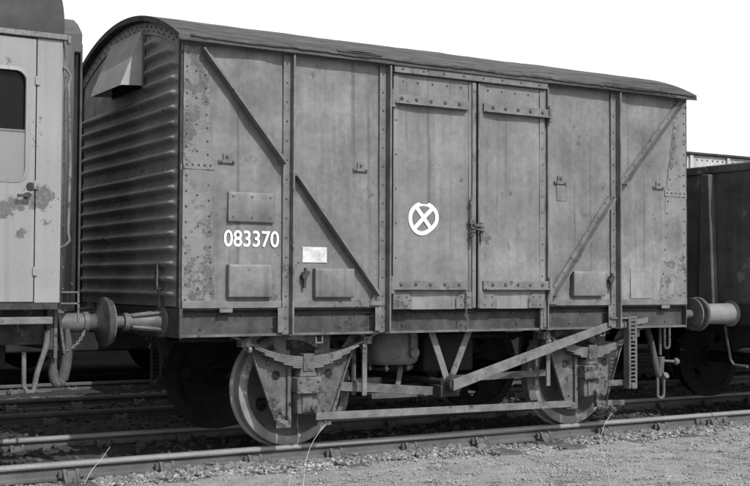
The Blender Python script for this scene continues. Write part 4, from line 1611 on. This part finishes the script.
# bowed end wall
m = MB()
vs2 = []
n = 14
for i in range(n + 1):
    y = CY0 + 0.031 + (CY1 - CY0 - 0.062) * i / n
    w = 1 - ((y - W / 2) / ((CY1 - CY0) / 2)) ** 2
    x = CX - 0.004 + 0.30 * min(1, w * 1.35)
    zt = 3.40
    vs2 += [(x, y, CZ0 - 0.03), (x, y, CZT + 0.02)]
m.add(vs2, [(2 * i, 2 * i + 2, 2 * i + 3, 2 * i + 1) for i in range(n)])
ew = cp_(m, 'end_wall', 'coach_end', 0)
sm = ew.modifiers.new('thick', 'SOLIDIFY')
sm.thickness = 0.02
rv = MB()
for k in range(12):
    rv.rivet((CX + 0.035, CY0 + 0.045, 1.3 + k * 0.15), (1, -0.3, 0), 0.010)
rv.build('rivets', 'rivet', ew)
# gangway: frame, bellows, hood
GX = -0.565
gy0, gy1 = 0.70, 1.73
m = MB()
for i in range(6):
    x = CX + 0.2195 + i * 0.03
    e = 0.0 if i % 2 else 0.03
    m.box(x, x + 0.0295, gy0 + 0.03 - e, gy1 - 0.03 + e, 1.17, 3.16 + e)
gw = cp_(m, 'gangway_bellows', 'black', 0.003)
m = MB()
m.box(GX - 0.018, GX, gy0 - 0.012, gy0 + 0.06, 1.12, 3.22)
m.box(GX - 0.018, GX, gy1 - 0.06, gy1 + 0.012, 1.12, 3.22)
m.box(GX - 0.018, GX, gy0 + 0.0605, gy1 - 0.0605, 3.15, 3.22)
cp_(m, 'gangway_plate', 'solebar', 0.004)
m = MB()
n = 12
vs2 = []
for x in (CX - 0.25, CX + 0.2, GX - 0.04):
    for i in range(n + 1):
        y = gy0 - 0.13 + (gy1 - gy0 + 0.26) * i / n
        w = ((y - W / 2) / ((gy1 - gy0) / 2 + 0.13))
        z = 3.47 - 0.10 * w * w - 0.18 * max(0, abs(w) - 0.75) ** 1.0 * 2 + (0.03 if x < CX + 0.1 else 0)
        vs2.append((x, y, z))
    vs2.append((x, gy1 + 0.12, 3.13))
    vs2.append((x, gy0 - 0.12, 3.13))
kk = n + 3
fs2 = []
for i in range(2):
    for j in range(kk):
        fs2.append((i * kk + j, i * kk + (j + 1) % kk, (i + 1) * kk + (j + 1) % kk, (i + 1) * kk + j))
fs2.append(tuple(range(kk)))
fs2.append(tuple(range(2 * kk, 3 * kk)))
m.add(vs2, fs2)
cp_(m, 'gangway_hood', 'coach_end', 0.008)
# handrail
m = MB().tube([(CX + 0.01, CY0 + 0.02, 2.87), (CX + 0.033, CY0 + 0.015, 2.855), (CX + 0.063, CY0 + 0.01, 2.81), (CX + 0.048, CY0 + 0.01, 2.74), (CX + 0.066, CY0 + 0.01, 2.2), (CX + 0.058, CY0 + 0.01, 1.70),
               (CX + 0.070, CY0 + 0.01, 1.64), (CX + 0.04, CY0 + 0.015, 1.605), (CX + 0.0, CY0 + 0.02, 1.59)], 0.011, 8)
cp_(m, 'handrail', 'lightsteel', 0)
# steps below the corner
m = MB()
for z in (1.19, 1.27):
    m.box(CX + 0.01, CX + 0.16, CY0 + 0.05, CY0 + 0.20, z, z + 0.012)
m.box(CX + 0.145, CX + 0.16, CY0 + 0.05, CY0 + 0.062, 1.06, 1.28)
cp_(m, 'end_step', 'dust', 0.002)
# underframe: footboard, solebar, headstock, buffers
cp_(MB().box(xe, CX - 0.05, CY0 - 0.02, CY0 + 0.16, 1.055, 1.105), 'footboard', 'lightsteel', 0.006)
cp_(MB().box(xe, CX - 0.02, 0.10, 0.17, 0.90, 1.20), 'solebar', 'under', 0.004)
cp_(MB().box(xe, CX - 0.02, W - 0.17, W - 0.10, 0.90, 1.20), 'solebar', 'under', 0.004)
cp_(MB().box(xe, CX - 0.03, 0.18, W - 0.18, 1.13, 1.20), 'floor', 'black', 0)
cp_(MB().box(CX - 0.019, CX + 0.03, 0.05, W - 0.05, 0.86, 1.17), 'headstock', 'under', 0.005)
for y in (W / 2 - 0.866, W / 2 + 0.866):
    buffer_at(y, co, CX + 0.031, 1, 'buffer', True)
# bracket plate beside the buffer, ribbed brake hose, steam pipe and coupling chain
m = MB().box(CX + 0.032, CX + 0.06, 0.05, 0.22, 0.80, 1.16)
m.beam((CX + 0.07, 0.10, 1.12), (CX + 0.10, 0.06, 0.84), 0.09, 0.02, (1, 0, 0))
cp_(m, 'buffer_bracket', 'dust', 0.004)
m = MB().tube(bez([(CX + 0.13, 0.14, 1.0), (CX + 0.17, 0.14, 0.88), (CX + 0.155, 0.13, 0.76), (CX + 0.125, 0.14, 0.64)], 34), 0.040, 10, 0.08)
cp_(m, 'brake_hose', 'rubber', 0)
m = MB().tube(bez([(CX + 0.125, 0.14, 0.645), (CX + 0.10, 0.13, 0.58), (CX + 0.03, 0.12, 0.60), (CX + 0.055, 0.12, 0.80)], 14), [0.036, 0.036, 0.042, 0.042] + [0.034] * 7 + [0.038, 0.03, 0.026, 0.022], 10)
cp_(m, 'hose_coupling', 'rubber', 0)
m = MB().tube(bez([(CX - 0.03, 0.02, 1.0), (CX - 0.01, 0.02, 0.85), (CX - 0.10, 0.0, 0.78), (CX - 0.115, 0.0, 0.60)], 20), 0.020, 8)
m.tube([(CX - 0.115, 0.0, 0.60), (CX - 0.13, 0.0, 0.57), (CX - 0.165, 0.0, 0.57), (CX - 0.185, 0.02, 0.61), (CX - 0.18, 0.05, 0.85)], 0.017, 8)
cp_(m, 'steam_pipe', 'dust', 0)
m = MB()
cpts = [(CX + 0.12, 0.10, 0.84), (CX + 0.19, 0.09, 0.86), (CX + 0.25, 0.09, 0.93), (CX + 0.27, 0.10, 0.99)]
bz_ = bez(cpts, 12)
for i in range(12):
    c0 = (bz_[i] + bz_[i + 1]) / 2
    d = (bz_[i + 1] - bz_[i]).normalized()
    sd = Vector((0, 1, 0)) if i % 2 else d.cross(Vector((0, 1, 0)))
    m.tube([c0 + d * (0.014 * math.cos(a)) + sd * (0.009 * math.sin(a)) for a in [2 * PI * j / 8 for j in range(9)]], 0.004, 5)
cp_(m, 'coupling_chain', 'lightsteel', 0)
# bogie, mostly out of the picture
for y0 in (0.20, W - 0.26):
    m = MB().prism([(-4.4, 0.72), (-4.3, 0.62), (-3.3, 0.55), (-2.3, 0.62), (-2.2, 0.72), (-2.3, 0.80), (-4.3, 0.80)], y0, y0 + 0.06)
    cp_(m, 'bogie_frame', 'black', 0.006)
for ax in (-4.2, -2.1):
    for y, tn in ((WY, False), (W - WY, True)):
        put_wheel(co, ax, y, turn=tn, shaded=True)
    cp_(MB().cyl((ax, 0.2, 0.4765), (ax, W - 0.2, 0.4765), 0.075, n=12), 'axle', 'black', 0)
cp_(MB().box(-3.5, -2.9, 0.3, W - 0.3, 0.5, 0.9), 'bogie_bolster', 'black', 0.02)
cp_(MB().box(-1.75, -1.2, 0.4, W - 0.4, 0.72, 1.0), 'brake_gear', 'black', 0.02)


# ------------------------------------------------------------------ stones, dry grass
def stones(name, mat, pts, sizes, label, cat, seed):
    r = np.random.default_rng(seed)
    bmv = np.array([(1, 0, 0), (-1, 0, 0), (0, 1, 0), (0, -1, 0), (0, 0, 1), (0, 0, -1),
                    (.6, .6, .5), (-.6, .6, .5), (.6, -.6, .5), (-.6, -.6, .5)], float)
    F = [(4, 6, 7), (4, 7, 9), (4, 9, 8), (4, 8, 6), (6, 0, 2), (6, 2, 7), (7, 2, 1), (7, 1, 9), (9, 1, 3), (9, 3, 8), (8, 3, 0), (8, 0, 6),
         (0, 5, 2), (2, 5, 1), (1, 5, 3), (3, 5, 0)]
    F = np.array([(0, 2, 6) if f == (6, 0, 2) else f for f in F])
    n = len(pts)
    k = len(bmv)
    base = bmv[None] * (1 + r.normal(0, 0.15, (n, k, 1)))
    an = r.uniform(0, 2 * PI, n)
    sc = np.stack([r.uniform(.7, 1.35, n), r.uniform(.7, 1.2, n), r.uniform(.6, 1.0, n)], -1) * sizes[:, None]
    v = base * sc[:, None, :]
    tl = r.normal(0, 0.25, (n, 2))
    x, y, z = v[..., 0], v[..., 1], v[..., 2]
    z2 = z + x * tl[:, :1] * 0.6 + y * tl[:, 1:] * 0.6
    c, s = np.cos(an)[:, None], np.sin(an)[:, None]
    v = np.stack([x * c - y * s, x * s + y * c, z2], -1) + pts[:, None, :]
    f = (F[None] + (np.arange(n) * k)[:, None, None]).reshape(-1, 3)
    me = bpy.data.meshes.new(name)
    me.from_pydata(v.reshape(-1, 3).tolist(), [], f.tolist())
    o = link(name, me, mat, smooth=False)
    o['kind'] = 'stuff'
    o['label'] = label
    o['category'] = cat
    return o


def scatter(n, x0, x1, y0, y1, ymode=None, seed=0):
    r = np.random.default_rng(seed)
    x = r.uniform(x0, x1, n)
    y = r.uniform(y0, y1, n) if ymode is None else r.normal(ymode[0], ymode[1], n)
    z = GZ + ground_height(x, y)
    return np.stack([x, y, z], -1)


rs = np.random.default_rng(5)
RY = TC - 0.7525
p1 = scatter(5200, -2.5, 9.5, 0, 0, (RY - 0.24, 0.10), 1)
p1[:, 2] += rs.uniform(-0.004, 0.012, len(p1))
stones('pale_ballast', 'stone_a', p1, rs.gamma(4, 0.0024, len(p1)) + 0.003, 'pale broken ballast stones strewn along the near rail', 'ballast', 2)
p5 = scatter(8000, -3, 10, 0, 0, (RY - 0.17, 0.12), 3)
p5[:, 2] += rs.uniform(-0.004, 0.016, len(p5))
stones('grey_ballast', 'stone_c', p5, rs.gamma(4, 0.0036, len(p5)) + 0.004, 'mid grey ballast heaped along the foot of the near rail', 'ballast', 15)
p2 = scatter(9000, -4, 11, RY - 0.05, 6.5, None, 4)
p2[:, 2] += rs.uniform(-0.004, 0.02, len(p2))
stones('dark_ballast', 'stone_b', p2, rs.gamma(4, 0.0042, len(p2)) + 0.004, 'dark oil-stained ballast between and beside the rails', 'ballast', 5)
p3 = scatter(45000, -2.2, 9.0, -3.4, RY - 0.15, None, 6)
stones('cinder_pebbles', 'ground', p3, rs.gamma(3, 0.0017, len(p3)) + 0.0025, 'fine cinders and grit covering the foreground', 'cinders', 7)
p4 = scatter(5000, -2.2, 9.0, -3.4, RY - 0.2, None, 8)
stones('pale_grit', 'stone_a', p4, rs.gamma(3, 0.0015, len(p4)) + 0.002, 'pale grit specks scattered over the foreground cinders', 'grit', 9)

# dry grass stalks standing in the foreground
def stalk(name_label, pts, r0=0.0026):
    P = [Vector(p) for p in pts]
    dense = []
    for i in range(len(P) - 1):
        p0 = P[max(i - 1, 0)]
        p3_ = P[min(i + 2, len(P) - 1)]
        for k in range(6):
            t = k / 6
            a = 2 * P[i]
            b_ = P[i + 1] - p0
            c = 2 * p0 - 5 * P[i] + 4 * P[i + 1] - p3_
            d = -p0 + 3 * P[i] - 3 * P[i + 1] + p3_
            dense.append(0.5 * (a + b_ * t + c * t * t + d * t ** 3))
    dense.append(P[-1])
    n = len(dense)
    o = MB().tube(dense, [r0 * (1 - 0.55 * i / n) for i in range(n)], 6).build('dry_grass_stalk', 'grass')
    o['label'] = name_label
    o['category'] = 'grass stalk'
    return o


STALKS = []
for lab, pts in (
    ('tall dry grass stalk bending right in front of the left wheel', [(0.59, -0.86, -0.19), (0.617, -0.83, -0.056), (0.651, -0.81, 0.09), (0.719, -0.79, 0.206), (0.829, -0.77, 0.313)]),
    ('short dry stalk just left of the tall one near the left wheel', [(0.465, -0.85, -0.19), (0.498, -0.84, -0.059), (0.527, -0.83, 0.016)]),
    ('tall curved dry stalk before the rail, right of the right wheel', [(2.59, -1.9, -0.19), (2.564, -1.88, -0.008), (2.534, -1.86, 0.138), (2.542, -1.84, 0.222), (2.60, -1.82, 0.319), (2.688, -1.8, 0.393)]),
    ('short upright stalk beside the tall curved one at the bottom edge', [(2.79, -1.9, -0.19), (2.791, -1.89, -0.083), (2.791, -1.88, -0.018)]),
    ('rightmost short upright dry stalk at the bottom edge', [(3.04, -2.0, -0.19), (3.058, -1.99, -0.076), (3.058, -1.98, 0.019)]),
    ('thin dry stalk leaning against the near rail at the far left', [(-0.70, 0.16, -0.17), (-0.617, 0.18, -0.039), (-0.553, 0.19, 0.021), (-0.474, 0.2, 0.118)]),
):
    stalk(lab, pts)
